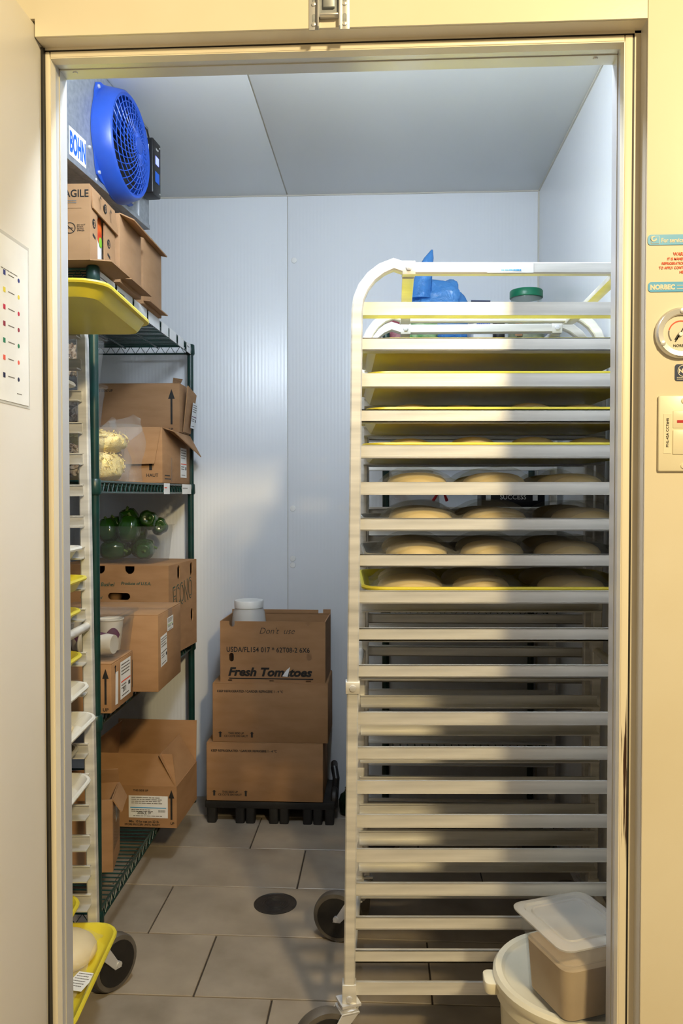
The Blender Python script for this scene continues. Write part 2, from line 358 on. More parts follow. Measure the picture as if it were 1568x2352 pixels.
# pvc frame face and throat
t4 = struct(box('trim_4', (XO1 + .0005, XO1 + .0125, YF, YF + .05, 0, ZO + .0098), 'frame_stained', bevel=.001))
box('frame_face', (XO0 - .008, XO0 - .0005, YF, YF + .05, 0, ZO + .0098), 'frame_pvc', t4, .001)
box('frame_face', (XO0 + .001, XO1 - .0005, YF, YF + .05, ZO + .0005, ZO + .0098), 'frame_pvc', t4, .001)
for a, b in ((XO0 - .001, XO0 + .001), (XO1 - .001, XO1 + .001)):
    box('throat_strip', (a, b, YF + .001, 1.402, 0, ZO), 'frame_pvc', t4)
box('throat_strip', (XO0, XO1, YF + .001, 1.402, ZO - .001, ZO + .001), 'frame_pvc', t4)
t5 = struct(box('trim_5', (XO0 - .004, XO0 + .0005, 1.402, YI + .003, 0, ZO), 'steel'))
box('jamb_metal', (XO1 - .0005, XO1 + .004, 1.402, YI + .003, 0, ZO), 'steel', t5)
box('jamb_metal', (XO0, XO1, 1.402, YI + .003, ZO - .0005, ZO + .004), 'steel', t5)
for x in (XO0 + .0012, XO1 - .0012):
    box('jamb_groove', (x - .0008, x + .0008, 1.418, 1.4195, 0, ZO), 'seam', t5)
box('jamb_groove', (XO0, XO1, 1.418, 1.4195, ZO - .0018, ZO), 'seam', t5)
for x in (XO0 + .025, XO1 - .035):
    MB().lathe([(.0045, 0), (.004, .0018), (.001, .002)], 12, (x, 1.43, ZO - .0005), rotm('X', 180)).build('jamb_screw', 'steel', t5)
# open door leaf, folded back towards the kitchen
ZD = ZO + .042
door = struct(box('door_1', (XO0 - .11, XO0 - .0122, .42, YF - .004, .012, ZD), 'doorskin', bevel=.006, seg=3))
box('door_edge_strip', (XO0 - .0135, XO0 - .0118, YF - .009, YF - .003, .012, ZD - .006), 'frame_pvc', door)
box('door_gasket', (XO0 - .1, XO0 - .02, YF - .006, YF - .0015, .02, ZD - .02), 'black_rubber', door)
# ================================================================== OUTSIDE THE COOLER
# colour-chart sheet on the door leaf
xd = XO0 - .0120
pr = PX(62, 600, xd); pb = PX(56, 931, xd); pt = PX(64, 578, xd)
PH = pt.z - pb.z; PW = .34
ch = thing('chart_sheet', 'laminated white chart with rows of coloured squares and dots on the open door', 'chart', (xd, pr.y - PW, pb.z))
frp = ((0, 0, 0), (0, 1, 0), (0, 0, 1))
decal(ch, frp, PW / 2 + .002, PH / 2 + .001, PW + .008, PH + .010, 'cloudy_plastic', 'laminate', off=.0002)
decal(ch, frp, PW / 2, PH / 2, PW, PH, 'paper', 'paper', off=.0008)
cols = ['sw_blue', 'sw_yellow', 'sw_red', 'sw_maroon', 'sw_green', 'sw_orange', 'sw_navy']
for k in range(7):
    q = PX(41, [645, 683, 721, 758, 795, 833, 872][k], xd)
    v = q.z - pb.z; u = q.y - (pr.y - PW)
    decal(ch, frp, u, v, 0, 0, cols[k], 'colour_dot', off=.0013, t=.0002, poly=[(.0034 * math.cos(a * math.pi / 8), .0034 * math.sin(a * math.pi / 8)) for a in range(16)])
    q = PX(8, [624, 664, 703, 742, 780, 820, 860][k], xd); u2 = q.y - (pr.y - PW)
    decal(ch, frp, u2, v + .0005, .0075, .0075, cols[k], 'colour_square', off=.0013, t=.0002)
    lines(ch, frp, u2 + .013, v + .001, .022, 1, 'ink_grey', .0014, .004, .0013, k)
lines(ch, frp, u2 - .008, PH - .05, .06, 1, 'ink_grey', .0012, .004, .0013, 20)
lines(ch, frp, u - .006, .016, .018, 1, 'ink_grey', .0012, .004, .0013, 21)
# strike bracket over the doorway
ys = YO - .0045
b0 = PY(756, 70, ys)
br = thing('strike_bracket', 'small steel door strike bracket with slotted flanges above the doorway', 'bracket', (b0.x, ys, b0.z))
S = 1.35 / F
for s in (-1, 1):
    fl = box('flange', (s * 35 * S - 11 * S, s * 35 * S + 11 * S, -.002, 0, .0005, .15), 'steel', br, .0008)
    box('flange_web', (s * 24 * S - .001, s * 24 * S + .001, -.012, 0, .001, .15), 'steel', fl)
    for z in (.006, .038, .07, .102):
        sl = MB().loft([rr(.006, .015, .003, 0), rr(.0045, .0135, .0025, .0006)]).build('slot', 'galv', fl); sl.matrix_local = Matrix.Translation((s * 35 * S, -.0021, z + .012)) @ Matrix.Rotation(R(90), 4, 'X')
        MB().lathe([(.0038, 0), (.0034, .0022), (.001, .003)], 12, (s * 35 * S, -.002, z + .003), rotm('X', 90)).build('screw', 'steel', fl)
box('channel', (-23 * S, 23 * S, -.004, -.001, 27 * S, .15), 'galv', br)
box('channel_lip', (-21 * S, 21 * S, -.014, -.001, 25 * S, 29 * S), 'steel', br, .0006)
box('catch_roller', (-13 * S, 13 * S, -.010, -.002, 45 * S, .13), 'galv', br, .001)
# stickers, gauge and switch on the kitchen side of the wall
fro = ((0, 0, 0), (1, 0, 0), (0, 0, 1))
p = PY(1486, 671, ys); st = thing('service_sticker', 'warning sticker with two teal bars saying For service and NORBEC', 'sticker', (p.x, ys, p.z))
SW = .17
frs = ((0, 0, 0), (1, 0, 0), (0, 0, 1))
decal(st, frs, SW / 2 + .001, 22 * S / 2, SW, 22 * S, 'teal', 'teal_bar', poly=[a[:2] for a in rr(SW, 22 * S, .005, 0)])
decal(st, frs, SW / 2, 115.5 * S, SW, 23 * S, 'teal', 'teal_bar', poly=[a[:2] for a in rr(SW, 23 * S, .005, 0)])
text(st, frs, 6 * S, 5.5 * S, 'NORBEC', .0105, 'paper_warm', bold=.0006, off=.0009, sx=.92)
lines(st, frs, 64 * S, 15 * S, .1, 2, 'paper_warm', .0012, .0055, .0009, 3)
text(st, frs, 29 * S, 109.5 * S, 'For service', .0098, 'paper_warm', bold=.0003, off=.0009, sx=.80)
ic = decal(st, frs, 16 * S, 115 * S, 19 * S, 18 * S, 'paper_warm', 'icon_frame', off=.0008)
decal(st, frs, 16 * S, 115 * S, 17 * S, 16 * S, 'teal', 'icon_field', off=.0013)
text(st, frs, 10.5 * S, 109.5 * S, 'C', .011, 'paper_warm', bold=.0006, ang=35, off=.0022)
for i, (tx, u, sz) in enumerate((('WARNING', 56, .0078), ('IT IS MANDATORY TO', 43, .0058), ('REFRIGERATION COIL', 31, .0058), ('TO APPLY CONTACTOR', 25, .0058), ('HERE', 70, .0058))):
    text(st, frs, u * S, (80 - i * 9.8) * S, tx, sz, 'ink_red', bold=.0001, off=.0005, sx=.85)
gc = PY(1561, 766, ys)
ga = thing('dial_thermometer', 'round dial thermometer with polished metal bezel on the cream wall', 'thermometer', (gc.x, ys, gc.z))
Mx = rotm('X', 90); g = 56 * S
MB().lathe([(g, 0), (g, .006), (g * .93, .011), (g * .74, .010), (g * .70, .006), (g * .70, .002)], 40, (0, 0, 0), Mx, True, False).build('bezel', 'steel', ga)
MB().lathe([(g * .71, 0), (g * .71, .004)], 40, (0, 0, 0), Mx).build('dial_face', 'paper_warm', ga)
def arc(r0, r1, a0, a1, m, nm):
    b = MB(); n = 12; vs = []
    for rad in (r0, r1):
        for k in range(n + 1): a = R(a0 + (a1 - a0) * k / n); vs.append((rad * math.cos(a), -.0045, rad * math.sin(a)))
    b.add(vs, [(k, k + 1, n + 2 + k, n + 1 + k) for k in range(n)]); b.build(nm, m, ga, 0, 2, 0)
arc(g * .45, g * .50, 165, 78, 'ink_red', 'scale_arc'); arc(g * .45, g * .50, 220, 168, 'ink_grey', 'scale_arc'); arc(g * .45, g * .50, 74, -40, 'sw_navy', 'scale_arc')
MB().obox((.0015, -.0055, .004), (.0016, .001, g * 1.0), rotm('Y', 30)).build('needle', 'ink', ga)
MB().obox((-.006, -.0055, -.007), (.004, .001, g * .2), rotm('Y', 30)).build('needle_tail', 'ink', ga)
MB().lathe([(.004, 0), (.003, .003)], 12, (-.001, -.005, -.002), Mx).build('hub', 'steel', ga)
text(ga, ((0, -.0042, 0), (1, 0, 0), (0, 0, 1)), 0, -g * .55, 'NORBEC', .006, 'ink', 'CENTER')
for a in (90, 210, 330):
    MB().lathe([(.0042, 0), (.0036, .0025), (.001, .003)], 12, (g * .85 * math.cos(R(a)), -.0098, g * .85 * math.sin(R(a))), Mx).build('screw', 'steel', ga)
p = PY(1549, 875, ys); ns = thing('certification_sticker', 'small dark blue square certification sticker under the dial', 'sticker', (p.x, ys, p.z))
decal(ns, frs, .0135, .0132, 0, 0, 'navy', 'sticker_base', poly=[(a[0], a[1]) for a in rr(.027, .0264, .004, 0)])
ring_mark(ns, frs, .0135, .016, .0085, .0094, 'paper_warm')
text(ns, frs, .0135, .0128, 'NSF', .009, 'paper_warm', 'CENTER', bold=.0004, off=.0009)
lines(ns, frs, .003, .006, .02, 2, 'paper_warm', .0012, .0026, .0009, 6)
p = PY(1508, 1083, ys); sp = thing('switch_plate', 'ivory wall switch plate with rockers and a red stripe', 'switch', (p.x, ys, p.z))
box('plate', (0, .116, -.006, 0, 0, 170 * S), 'ivory', sp, .003)
box('rocker', (31 * S, .085, -.008, -.005, 38 * S, 92 * S), 'ivory', sp, .0012)
pil = box('pilot_window', (31 * S, .085, -.0072, -.005, 96 * S, 135 * S), 'ivory', sp, .0012)
box('red_stripe', (40 * S, .08, -.0078, -.0068, 108 * S, 114 * S), 'red', pil)
for z in (12, 157):
    MB().lathe([(.0045, 0), (.004, .0016), (.001, .002)], 12, (55 * S, -.006, z * S), Mx).build('screw', 'ivory', sp)
tp = box('tape_label', (11 * S, 28 * S, -.0066, -.006, 40 * S, 128 * S), 'ivory', sp)
text(sp, ((0, -.0067, 0), (1, 0, 0), (0, 0, 1)), 22 * S, 54 * S, 'PNL-45A CCT#40', .0055, 'ink', ang=90, sx=1.1)

# ================================================================== EVAPORATOR
N0 = PZ(155, 365, 2.15); N1 = PZ(337, 522, 2.15)
dv = (N1 - N0); EL = math.hypot(dv.x, dv.y); erz = math.atan2(-dv.x, dv.y)
ev = thing('evaporator_unit', 'grey metal ceiling evaporator with a blue fan guard and BOHN sticker', 'evaporator', (N0.x, N0.y, 2.15), erz)
EH = ZC - 2.152
box('drip_flange', (-.02, .004, -.4, EL + .02, -.002, .012), 'galv', ev, .001)
box('end_trim', (-.001, .003, EL - .075, EL - .071, 0, EH), 'steel', ev)
Mf = rotm('Y', 90)
fc = PY(266, 333, N0.y + .56 * EL); 
def to_ev(p): return Matrix.Rotation(-erz, 3, 'Z') @ (Vector(p) - Vector((N0.x, N0.y, 2.15)))
# fan centre on the face: intersect the pixel ray with the plane of the face
d = Matrix.Rotation(-erz, 3, 'Z') @ ray(262, 338); o_ = to_ev(CAM); tt = -o_.x / d.x
fy, fz = (o_ + d * tt).y, (o_ + d * tt).z
RS = min(.168, EH - fz - .004)
C0 = (0, fy, fz)
fl = MB()
n = 48; prof = []
for k in range(n):   # scalloped mounting flange with four lugs
    a = 2 * math.pi * k / n; r = RS + .020 * max(0, math.cos(4 * (a - math.pi / 4))) ** 3 - .004
    prof.append((r * math.cos(a), r * math.sin(a)))
fl.loft([[Vector(C0) + Vector((x, q[0], min(q[1], EH - fz - .002))) for q in prof] for x in (.001, .006)])
fl.build('fan_flange', 'blue_plastic', ev)
MB().lathe([(RS - .004, .004), (RS - .007, .02), (RS - .015, .050), (RS - .022, .056), (RS - .032, .052), (RS - .03, .02), (RS - .03, .004)], 48, C0, Mf, False, False).build('fan_shroud', 'blue_plastic', ev)
gd = MB(); RG = RS - .028
dome = lambda r: .052 + .026 * (1 - (r / RG) ** 2)
for k in range(1, 9):
    r = RG * k / 8.5 + .006
    gd.tube([Vector(C0) + Vector((dome(min(r, RG)), r * math.cos(2 * math.pi * j / 40), r * math.sin(2 * math.pi * j / 40))) for j in range(40)], .0016, 5, closed=True)
for k in range(30):
    a0 = 2 * math.pi * k / 30
    gd.tube([Vector(C0) + Vector((dome(r), r * math.cos(a0 + .9 * (1 - r / RG)), r * math.sin(a0 + .9 * (1 - r / RG)))) for r in [RG * (.16 + .84 * i / 8) for i in range(9)]], .0016, 4)
gd.build('fan_guard', 'blue_plastic', ev)
MB().lathe([(.026, dome(0) - .004), (.024, dome(0) + .002), (.008, dome(0) + .003)], 20, C0, Mf).build('guard_hub', 'blue_plastic', ev)
hb = MB(); HY0, HY1, RH = -.4, EL + .02, RS - .03
hb.box(-.36, -.358, HY0, HY1, 0, EH).box(-.36, 0, HY0, HY1, 0, .002).box(-.36, 0, HY0, HY1, EH - .002, EH).box(-.36, 0, HY0, HY0 + .002, 0, EH).box(-.36, 0, HY1 - .002, HY1, 0, EH)
angs = sorted([2 * math.pi * k / 64 for k in range(64)] + [math.atan2(z - fz, y - fy) % (2 * math.pi) for y in (HY0, HY1) for z in (0, EH)])
cir, out = [], []
for a in angs:
    c, s_ = math.cos(a), math.sin(a)
    t_ = min(((HY1 if c > 0 else HY0) - fy) / c if abs(c) > 1e-9 else 9, ((EH if s_ > 0 else 0) - fz) / s_ if abs(s_) > 1e-9 else 9)
    cir.append((fy + RH * c, fz + RH * s_)); out.append((fy + t_ * c, fz + t_ * s_))
hb.loft([[(x, y, z) for y, z in q] for x, q in ((0, out), (0, cir), (-.002, cir), (-.002, out))], False, False, True)
hb.build('housing', 'galv', ev)
cf = MB()
for k in range(26): cf.box(-.30, -.24, fy - RH - .02 + k * (2 * RH + .04) / 26, fy - RH - .018 + k * (2 * RH + .04) / 26, .004, EH - .004)
cf.build('cooling_fins', 'galv', ev, kind='stuff')
fb = MB()
for k in range(5):
    a = 2 * math.pi * k / 5
    q = []
    for rad, da, x in ((.03, -.25, .02), (.125, -.35, .018), (.125, .3, .042), (.03, .35, .04)):
        q.append(Vector(C0) + Vector((x, rad * math.cos(a + da), rad * math.sin(a + da))))
    fb.plate(q, .002)
fb.lathe([(.034, .004), (.034, .05), (.02, .056)], 20, C0, Mf)
fb.build('fan_blades', 'black_plastic', ev)
for a in (45, 135, 225, 315):
    z_ = min((RS + .004) * math.sin(R(a)), EH - fz - .01)
    MB().lathe([(.006, 0), (.0055, .004), (.002, .005)], 6, Vector(C0) + Vector((.006, (RS + .004) * math.cos(R(a)), z_)), Mf).build('bolt', 'steel', ev)
fre = ((.0005, 0, 0), (0, 1, 0), (0, 0, 1))
def ev_uv(px, py):
    d = Matrix.Rotation(-erz, 3, 'Z') @ ray(px, py); q = o_ + d * (-o_.x / d.x); return q.y, q.z
a = ev_uv(158, 357); b = ev_uv(197, 388); c = ev_uv(196, 324)
SWd, SHt = b[0] - a[0], c[1] - b[1]
stk = decal(ev, fre, (a[0] + b[0]) / 2, (b[1] + c[1]) / 2, SWd, SHt, 'paper', 'logo_sticker')
text(ev, fre, (a[0] + b[0]) / 2, (b[1] + c[1]) / 2 - SHt * .34, 'BOHN', SHt * .98, 'blue_ink', 'CENTER', bold=.0028, sx=SWd * .9 / (SHt * 2.75), off=.0012, spacing=1.04)
for px, py in ((204, 338), (218, 428)):
    u, v = ev_uv(px, py); MB().lathe([(.006, 0), (.005, .004), (.002, .006)], 6, (.0005, u, max(v, .008)), Mf).build('bolt', 'steel', ev)
# thermostat box on the evaporator end
ct = thing('temperature_controller', 'black temperature controller box with lit display beside the blue fan', 'controller', (N0.x, N0.y, 2.15), erz)
u0 = fy + RS + .018; z0 = .085; z1 = .262
box('case', (.002, .052, u0, u0 + .07, z0, z1), 'black_plastic', ct, .005, seg=3)
frc = ((.052, u0, z0), (0, 1, 0), (0, 0, 1))
decal(ct, frc, .035, .112, .030, .026, 'screen', 'display', off=.0005)
decal(ct, frc, .035, .058, .036, .034, 'blue_ink', 'keypad', off=.0005)
text(ct, frc, .035, .145, 'TEMP', .010, 'paper', 'CENTER', off=.0006)
decal(ct, ((.006, u0, z0), (1, 0, 0), (0, 0, 1)), .022, .105, .020, .10, 'paper', 'side_label')
lines(ct, ((.006, u0, z0), (1, 0, 0), (0, 0, 1)), .028, .07, .06, 2, 'ink_grey', .0015, .004, .0012, 4, ang=90)
for z in (z0 + .014, z1 - .014): MB().lathe([(.003, 0), (.002, .001)], 10, (.052, u0 + .06, z), Mf).build('screw', 'steel', ct)
MB().tube([(.03, u0 + .03, z1 - .004), (.026, u0 + .015, z1 + .03), (.012, u0 + .0, z1 + .045), (.002, u0 - .005, z1 + .05)], .003, 6).build('cable', 'black_rubber', ct)

# ================================================================== ALUMINIUM RACKS
SQ = .0125
def sq(h=SQ, r=.003):
    return [(h - r, -h), (h, -h + r), (h, h - r), (h - r, h), (-h + r, h), (-h, h - r), (-h, -h + r), (-h + r, -h)]
RW = .0032
def rail_mesh(L, s):
    b = MB()
    b.box(0, L, min(0, s * RW), max(0, s * RW), 0, .0285)
    b.box(0, L, min(0, s * .036), max(0, s * .036), 0, RW)
    b.box(0, L, min(0, s * .008), max(0, s * .008), .0285 - RW * .8, .0285)
    me = b.mesh('rail'); me.materials.append(MATS['alu']); return me
def caster(parent, x, y, ang, top):
    f = thing_part('caster', parent); f.location = (x, y, 0); f.rotation_euler = (0, 0, ang)
    MB().box(-.022, .022, -.022, .022, top - .006, top).lathe([(.022, top - .022), (.024, top - .012), (.016, top - .006)], 16).build('caster_plate', 'steel', f, 0)
    fk = MB()
    for s in (-1, 1): fk.hexa([(-.03, s * .022 - .0015, top - .02), (.016, s * .022 - .0015, top - .02), (.016, s * .022 + .0015, top - .02), (-.03, s * .022 + .0015, top - .02),] and
        [(-.068, s * .022 - .0015, .06), (-.046, s * .022 - .0015, .06), (-.046, s * .022 + .0015, .06), (-.068, s * .022 + .0015, .06),
         (-.024, s * .022 - .0015, top - .018), (.018, s * .022 - .0015, top - .018), (.018, s * .022 + .0015, top - .018), (-.024, s * .022 + .0015, top - .018)])
    fk.box(-.024, .018, -.0235, .0235, top - .021, top - .016)
    fk.build('fork', 'steel', f, .0008, 1)
    My = rotm('X', 90); RWh = .070
    MB().lathe([(RWh - .012, -.016), (RWh - .003, -.015), (RWh, -.008), (RWh, .008), (RWh - .003, .015), (RWh - .012, .016)], 32, (-.058, 0, RWh), My).build('wheel', 'wheel_grey', f)
    MB().lathe([(RWh - .014, -.0175), (RWh - .014, .0175)], 28, (-.058, 0, RWh), My).build('wheel_disc', 'black_rubber', f)
    MB().lathe([(.008, -.026), (.008, .026)], 12, (-.058, 0, RWh), My).build('axle', 'steel', f)
def thing_part(name, parent):
    o = bpy.data.objects.new(name, None); COL.objects.link(o); o.parent = parent; o.empty_display_size = .03; return o
def rack(label, loc, rz, L, W, rails, top, leanf, far_dx, casters, splice=None, bar_x=(.118, .55), midbar=None):
    t = thing('tray_rack', label, 'rack', loc, rz, 'aluminium tray racks')
    CB = .148
    for y, dx, s in ((0, 0, 1), (W, far_dx, -1)):
        Rc = .105; pts = [(0, CB), (0, .5), (0, 1.0), (0, top - Rc)]
        pts += [(Rc - Rc * math.cos(R(a)), top - Rc + Rc * math.sin(R(a))) for a in (15, 30, 45, 60, 75)] + [(Rc, top), (L / 2, top), (L - Rc, top)]
        pts += [(L - Rc + Rc * math.sin(R(a)), top - Rc + Rc * math.cos(R(a))) for a in (15, 30, 45, 60, 75)] + [(L, top - Rc), (L, 1.0), (L, .5), (L, CB)]
        fr = MB().tube([(x + dx + leanf(z), y, z - (SQ if z > top - .001 else 0)) for x, z in pts], 1, sec=sq(), up=(0, 1, 0)).build('side_frame', 'alu', t)
        for bx in bar_x:   # bolted top brackets
            xb = bx + dx + leanf(top)
            bk = box('bracket', (xb - .014, xb + .014, y - s * SQ - .002 if s > 0 else y - SQ, y + SQ if s > 0 else y + SQ + .002, top - .0275, top + .002), 'alu', fr, .001)
            MB().lathe([(.0075, 0), (.007, .004), (.003, .005)], 6, (xb, y - s * (SQ + .002), top - .013), rotm('X', 90 * s)).build('bolt', 'steel', fr)
        if splice:
            for xx in (0, L):
                xs = xx + dx + leanf(splice)
                box('splice_bracket', (xs - .0155, xs + .0155, y - SQ - .003, y + SQ + .003, splice - .013, splice + .013), 'alu', fr, .001)
                MB().lathe([(.0075, 0), (.007, .004), (.003, .005)], 10, (xs, y - s * (SQ + .003), splice), rotm('X', 90 * s)).build('bolt', 'steel', fr)
        for xx in (0, L):
            xs = xx + dx + leanf(.17)
            box('foot_sleeve', (xs - .0155, xs + .0155, y - SQ - .003, y + SQ + .003, CB - .016, CB + .040), 'alu', fr, .001)
            MB().lathe([(.0075, 0), (.007, .004), (.003, .005)], 10, (xs, y - s * (SQ + .003), CB + .010), rotm('X', 90 * s)).build('bolt', 'steel', fr)
    me = {1: rail_mesh(L, 1), -1: rail_mesh(L, -1)}
    for z in rails:
        for y, dx, s in ((SQ, 0, 1), (W - SQ, far_dx, -1)):
            o = link('rail', me[s], None, t); o.location = (dx + leanf(z), y, z - .0285)
    for bx in bar_x:
        MB().hexa([(bx - .013 + leanf(top), SQ, top - .03), (bx + .013 + leanf(top), SQ, top - .03), (bx + .013 + far_dx + leanf(top), W - SQ, top - .03), (bx - .013 + far_dx + leanf(top), W - SQ, top - .03),
                   (bx - .013 + leanf(top), SQ, top - .018), (bx + .013 + leanf(top), SQ, top - .018), (bx + .013 + far_dx + leanf(top), W - SQ, top - .018), (bx - .013 + far_dx + leanf(top), W - SQ, top - .018)]).build('top_bar', 'alu', t, .001)
    for xx in (0, L):
        MB().tube([(xx + leanf(CB), 0, CB + .02), (xx + far_dx + leanf(CB), W, CB + .02)], .010, 12).build('bottom_bar', 'alu', t)
        if midbar: MB().tube([(xx + leanf(midbar), 0, midbar), (xx + far_dx + leanf(midbar), W, midbar)], .0105, 12).build('middle_bar', 'alu', t)
    for (xx, y, ang) in ((0, 0, casters[0]), (L, 0, casters[1]), (0, W, casters[2]), (L, W, casters[3])):
        caster(t, xx + leanf(0) + (far_dx if y else 0), y, R(ang), CB)
    return t
# near right rack
YR = 1.80
tops = [693, 775, 857, 940, 1022, 1107, 1190, 1273, 1357, 1443, 1528, 1637, 1717, 1795, 1873, 1952, 2030, 2108, 2184, 2258]
zr_ = [PY(850, y, YR + .012).z for y in tops]
pl = PY(814, 1200, YR)
RZ1 = R(3.0); L1, W1 = .656, .50
lean1 = lambda z: .011 * (z - 1.2)
TOP1 = PY(880, 604, YR).z
FDX = .030
rk1 = rack('aluminium tray rack carrying yellow trays of dough, in front of the other rack', (pl.x, YR, 0), RZ1, L1, W1, zr_, TOP1, lean1, FDX, (20, 8, -15, 8),
           splice=PY(812, 1577, YR).z, bar_x=(PY(938, 617, YR).x - pl.x - .006, .565), midbar=zr_[10] - .06)
lab = decal(rk1, ((0, -SQ, 0), (1, 0, 0), (0, 0, 1)), PY(1172, 620, YR).x - pl.x, TOP1 - .0125, .100, .022, 'paper', 'worn_label')
lines(lab, ((-.02, -.004, 0), (1, 0, 0), (0, 1, 0)), 0, 0, .05, 1, 'teal', .003, .006, .0008, 5)
# second rack behind it
Y2 = 2.405
lean2 = lambda z: 0
zr2 = [TOP1 - .085 - .0765 * i - (.02 if i > 10 else 0) for i in range(20)]
rk2 = rack('empty aluminium tray rack standing behind the rack of dough', (-.062, Y2, 0), R(1.0), .645, .47, zr2, TOP1 - .012, lean2, 0, (-80, 8, 172, 8))
# left rack beside the doorway
topsL = [752, 825, 897, 970, 1041, 1113, 1184, 1256, 1327, 1397, 1497, 1566, 1636, 1706, 1776, 1846, 1916, 1986, 2052, 2120]
YL = 2.0
zl = [PY(190, y, YL - .012).z for y in topsL]
RZL = R(4.0); L3, W3 = .66, .48
pr_ = PY(211, 1400, YL)      # outer edge of the far right post
ll = (pr_.x - SQ - (L3 * math.cos(RZL) - W3 * math.sin(RZL)), YL - (L3 * math.sin(RZL) + W3 * math.cos(RZL)))
lean3 = lambda z: -.012 * (z - 1.1)
rk3 = rack('aluminium tray rack with yellow and white trays next to the green shelf', (ll[0], ll[1], 0), RZL, L3, W3, zl, zl[0] + .08, lean3, 0, (-90, -90, 200, 236), midbar=PY(200, 1440, YL).z + .003)
# ------------------------------------------------------------------ trays
def tray(label, loc, rz, m, W_=.655, D_=.452, h=.030, group=None):
    b = MB(); rc = .045; e = .022
    L_ = [rr(W_ - 2 * e - .01, D_ - 2 * e - .01, rc - .01, 0), rr(W_ - 2 * e, D_ - 2 * e, rc, .004), rr(W_ - .022, D_ - .022, rc + .008, h - .008),
          rr(W_ - .002, D_ - .002, rc + .012, h - .008), rr(W_, D_, rc + .012, h - .004), rr(W_ - .004, D_ - .004, rc + .012, h), rr(W_ - .014, D_ - .014, rc + .010, h),
          rr(W_ - .024, D_ - .024, rc + .008, h - .006), rr(W_ - 2 * e - .004, D_ - 2 * e - .004, rc, .006), rr(W_ - 2 * e - .016, D_ - 2 * e - .016, rc - .01, .0028)]
    b.loft(L_)
    o = b.build('bakery_tray', m); o.location = loc; o.rotation_euler = (0, 0, rz); return tag(o, label, 'tray', group)
def dough(label, loc, r, h, group, m='dough', rz=0):
    b = MB(); n = 26; loops = []
    prof = [(.80, 0), (.93, .10), (1.0, .28), (.985, .45), (.91, .65), (.76, .82), (.54, .93), (.28, .985), (.06, 1.0)]
    k1, k2 = random.uniform(-.04, .04), random.uniform(-.03, .03)
    for a, z in prof:
        loops.append([(r * a * math.cos(2 * math.pi * j / n) * (1 + k1 * math.cos(2 * (2 * math.pi * j / n))), r * a * math.sin(2 * math.pi * j / n) * (1 + k2), h * z) for j in range(n)])
    o = b.loft(loops).build('dough_ball', m, None, 0, 2, 80); o.location = loc; o.rotation_euler = (0, 0, rz); return tag(o, label, 'dough', group)
def film(label, loc, rz, W_, D_, balls, z0, group, nu=60, nv=44, margin=.006, hb=.046, rb=.078, amp=.003, seed=0):
    rn = random.Random(seed); ph = [(rn.uniform(20, 60), rn.uniform(20, 60), rn.uniform(0, 6)) for _ in range(5)]
    def fn(u, v):
        x, y = (u - .5) * W_, (v - .5) * D_; z = z0
        for bx, by in balls:
            dd = math.hypot(x - bx, y - by) / (rb + .024)
            if dd < 1.7: z = max(z, z0 + (hb + margin) * (max(0, 1 - (dd * .98) ** 2.6)) if dd < 1 else z, z0 + .010 * max(0, 1.7 - dd))
        return (x, y, z + amp * sum(math.sin(a * x + b_ * y + c_) for a, b_, c_ in ph) / 3)
    o = MB().grid(fn, nu, nv).build('plastic_wrap', 'film', None, 0, 2, 80); o.location = loc; o.rotation_euler = (0, 0, rz); return tag(o, label, 'wrap', group)
def dough_sheet(label, loc, rz, wd=.46, dp=.36):
    o = MB().loft([rr(wd, dp, .06, 0), rr(wd + .015, dp + .015, .07, .008), rr(wd + .005, dp + .005, .07, .018), rr(wd - .04, dp - .04, .06, .023)]).build('flat_dough', 'dough_pale', None, 0, 2, 80)
    o.location = loc; o.rotation_euler = (0, 0, rz); return tag(o, label, 'dough', 'flat dough sheets')
ordn = ['top', 'second', 'third', 'fourth', 'fifth', 'sixth', 'seventh', 'lowest']
M1 = Matrix.Rotation(RZ1, 3, 'Z')
def in_rack1(x, y, z): return Vector((pl.x, YR, 0)) + M1 @ Vector((x, y, z))
px_rows = {3: [(923, 1058, 1220, 1344)], 4: [(940, 1088, 1228, 1366)], 5: [(958, 1137, 1315)], 6: [(966, 1138, 1346)], 7: [(957, 1133, 1310)], 8: [(942, 1107, 1318)]}
